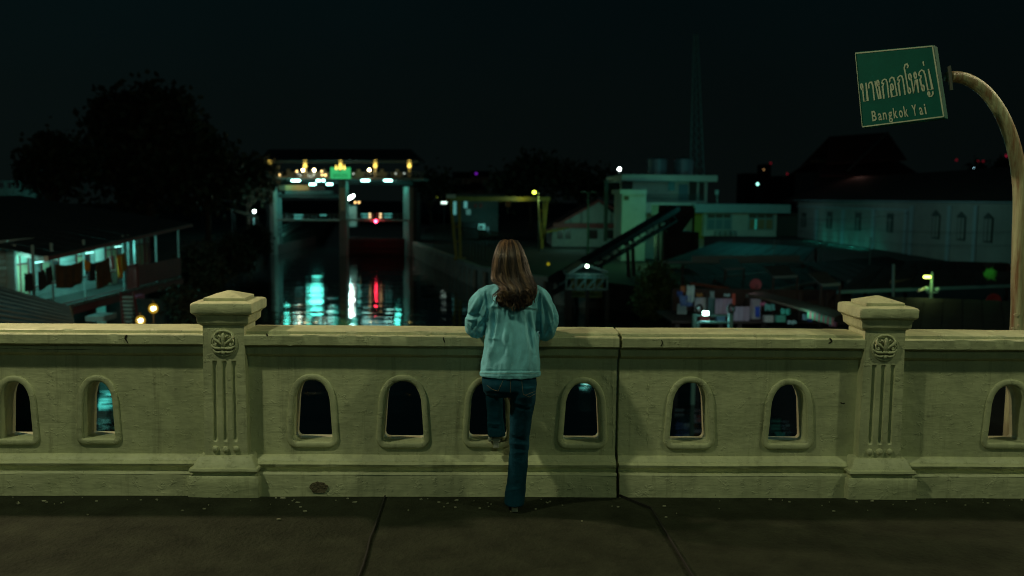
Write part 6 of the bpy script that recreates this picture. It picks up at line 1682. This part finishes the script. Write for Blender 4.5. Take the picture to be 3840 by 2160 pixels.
# ---- silver ankle boots with block heels
M_SIL = mat('silver_leather', (.78, .78, .68), .30, .55, var=.15, bump=.25, bscale=60)
M_SOLE = mat('boot_sole', (.03, .03, .03), .7)
def boot(o, label=None):
    """o: heel-bottom point, toe towards +y"""
    p = MB()
    secs = [(-.036, .028, .040, .10), (-.015, .033, .036, .125), (.02, .035, .030, .13), (.06, .036, .020, .115), (.10, .041, .010, .075), (.14, .043, .007, .055), (.18, .038, .006, .045), (.21, .020, .008, .032), (.218, .006, .012, .022)]
    rings = []
    for y, hw, z0, z1 in secs:
        rings.append([o + Vector((hw * math.copysign(abs(math.cos(t)) ** .8, math.cos(t)), y, (z0 + z1) / 2 + (z1 - z0) / 2 * math.sin(t))) for t in [2 * math.pi * k / 16 for k in range(16)]])
    p.loft(rings)
    p.loft([[o + Vector((r * math.cos(t), .004 + r * 1.15 * math.sin(t), z)) for t in [2 * math.pi * k / 16 for k in range(16)]] for z, r in ((.08, .036), (.12, .037), (.17, .039))])
    b = p.build('boot', M_SIL, tW, smooth=True)
    hl = [[o + Vector((sx * w, y + dy, z)) for sx, dy in ((-1, -d), (-.8, -d - .003), (.8, -d - .003), (1, -d), (1, d), (-1, d))] for z, w, d, y in ((0, .017, .018, -.012), (.03, .018, .019, -.012), (.052, .026, .024, -.012))]
    MB().loft(hl).build('heel', M_SIL, b)
    MB().loft([[o + Vector((hw * .95 * sx, y, z + dz)) for sx, dz in ((-1, 0), (1, 0), (1, .004), (-1, .004))] for y, hw, z in ((.02, .035, .022), (.07, .037, .012), (.11, .041, .001), (.16, .040, .0005), (.205, .02, .003))]).build('sole', M_SOLE, b)
    return b
zsill = at(1860, 1655, YF).z
boot(Vector((at(1860, 1686, 5.33).x, 5.325, zsill - .016)))
MB().ball((at(1838, 1640, 5.30).x, 5.285, at(1838, 1640, 5.30).z - .004), .018, 12, 8, (.8, .5, 1.1)).build('buckle', M_SIL, tW, smooth=True)
boot(Vector((at(1930, 1890, 5.03).x, 5.03, .003)))

# ---- long wavy brown hair
OUT = [(896, 1893, 1922), (901, 1880, 1936), (910, 1872, 1945), (922, 1865, 1953), (945, 1856, 1966), (980, 1847, 1977), (1010, 1842, 1985), (1040, 1838, 1998), (1058, 1845, 2006), (1076, 1872, 2011), (1092, 1864, 2011), (1109, 1854, 2010), (1126, 1856, 2007), (1142, 1870, 1998), (1156, 1896, 1977), (1168, 1922, 1955)]
YS = [(896, 5.15, 5.16), (910, 5.115, 5.16), (930, 5.08, 5.16), (960, 5.05, 5.15), (1000, 5.035, 5.14), (1040, 5.02, 5.12), (1070, 4.995, 5.08), (1100, 4.968, 5.02), (1168, 4.960, 5.00)]
def tab(T, y, k): return float(np.interp(y, [t[0] for t in T], [t[k] for t in T]))
mb = MB()
ring = []
for i in range(26):
    py = 899 + (1150 - 899) * i / 25
    l_, r_ = tab(OUT, py, 1), tab(OUT, py, 2); c = (l_ + r_) / 2; hw = (r_ - l_) / 2 * .90
    Ys, Yc = tab(YS, py, 1), tab(YS, py, 2)
    rr = []
    for k in range(24):
        t = 2 * math.pi * k / 24
        y = Yc - (Yc - Ys - .012) * math.sin(t) if math.sin(t) > 0 else Yc + .02 * -math.sin(t) + (.07 * -math.sin(t) if py < 1030 else 0)
        rr.append(at(c + hw * math.cos(t), py, y))
    ring.append(rr)
mb.loft(ring)
rnd = random.Random(11)
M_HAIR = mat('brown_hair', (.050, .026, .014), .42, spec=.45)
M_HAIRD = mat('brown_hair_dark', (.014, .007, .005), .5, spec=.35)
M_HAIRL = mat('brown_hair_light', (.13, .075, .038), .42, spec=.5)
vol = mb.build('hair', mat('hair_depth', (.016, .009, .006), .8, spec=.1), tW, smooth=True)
sets = [MB(), MB(), MB()]
NL = 74
for L in range(NL):
    s0 = -1 + 2 * (L + rnd.uniform(.1, .9)) / NL
    if rnd.random() < .25: s0 = rnd.uniform(-.95, .95)
    ph = rnd.uniform(0, 6.28); amp = rnd.uniform(6, 15); wl = rnd.uniform(13, 19); lift = rnd.uniform(-.007, .009)
    endc = 1170 - abs(s0) ** 1.6 * 34 - rnd.random() ** 2 * 60
    startc = 897 + rnd.random() * 8
    kind = rnd.choices((0, 1, 2), (5, 4, 2))[0]
    if s0 < -.05 and kind == 1 and rnd.random() < .5: kind = 2  # left locks lightened: the highlight is put into the hair colour
    curl = rnd.choice((-1, 1)); tight = rnd.uniform(.010, .030)
    for k in range(rnd.randint(18, 34)):
        so = rnd.gauss(0, tight); fly = rnd.random() < .035
        N = 20; pts = []
        endpy = endc - rnd.random() ** 2 * 22; start = startc + rnd.random() * 6
        for i in range(N):
            f = i / (N - 1); py = start + (endpy - start) * f
            l_, r_ = tab(OUT, py, 1), tab(OUT, py, 2); m_ = (l_ + r_) / 2; hw = (r_ - l_) / 2
            low = min(1, max(0, (py - 1025) / 90))
            sx = max(-1, min(1, s0 + so * (.6 + 1.6 * (1 - low))))
            w = math.sin(ph + (py - 1030) / wl) * amp * low + math.sin(ph * 2 + py / 26.0) * 2.2
            tipf = max(0, f - .88) / .12
            px = m_ + hw * sx * (1 - .05 * low) + w + tipf * curl * 7 + fly * 10 * f * f * math.copysign(1, s0)
            if not fly: px = min(r_ + 3 + 6 * low * abs(math.sin(ph)), max(l_ - 3 - 6 * low * abs(math.cos(ph)), px))
            Ys, Yc = tab(YS, py, 1), tab(YS, py, 2)
            y = Yc - (Yc - Ys) * math.sqrt(max(.0, 1 - min(1, abs(sx)) ** 2)) - .003 - lift * min(1, f * 4) - .010 * low * (1 + math.cos(ph + (py - 1030) / wl)) * .7 + rnd.gauss(0, .0008)
            pts.append(at(px, py, y))
        r0 = rnd.uniform(.0010, .0018) * (.6 if fly else 1)
        sets[kind].tube(pts, [r0 * (1 - .7 * (i / (N - 1)) ** 3) for i in range(N)], 3, False)
# loose curls and ringlets at the ends
for k in range(26):
    cx_ = rnd.uniform(1868, 1998); cy_ = rnd.uniform(1098, 1146) - abs(cx_ - 1935) * .12; rr_ = rnd.uniform(9, 21); a0 = rnd.uniform(0, 6.28); sg = rnd.choice((-1, 1)); yb_ = rnd.uniform(4.945, 4.962)
    kd = rnd.choice((0, 1, 1, 2 if cx_ < 1930 else 0))  # pale curls only on the left, highlight put into their colour
    for q in range(16):
        dr = rnd.gauss(0, 1.6); pts = []
        for i in range(16):
            a = a0 + sg * i * .34; r_q = (rr_ + dr) * (1 - i * .02)
            pts.append(at(min(2014, max(1850, cx_ + r_q * math.cos(a))), min(1170, cy_ + r_q * .9 * math.sin(a) - (i < 3) * (3 - i) * 4), yb_ + .0022 * math.sin(a * 2) + rnd.gauss(0, .0006)))
        sets[kd].tube(pts, [.0013 * (1 - .6 * (i / 15) ** 2) for i in range(16)], 3, False)
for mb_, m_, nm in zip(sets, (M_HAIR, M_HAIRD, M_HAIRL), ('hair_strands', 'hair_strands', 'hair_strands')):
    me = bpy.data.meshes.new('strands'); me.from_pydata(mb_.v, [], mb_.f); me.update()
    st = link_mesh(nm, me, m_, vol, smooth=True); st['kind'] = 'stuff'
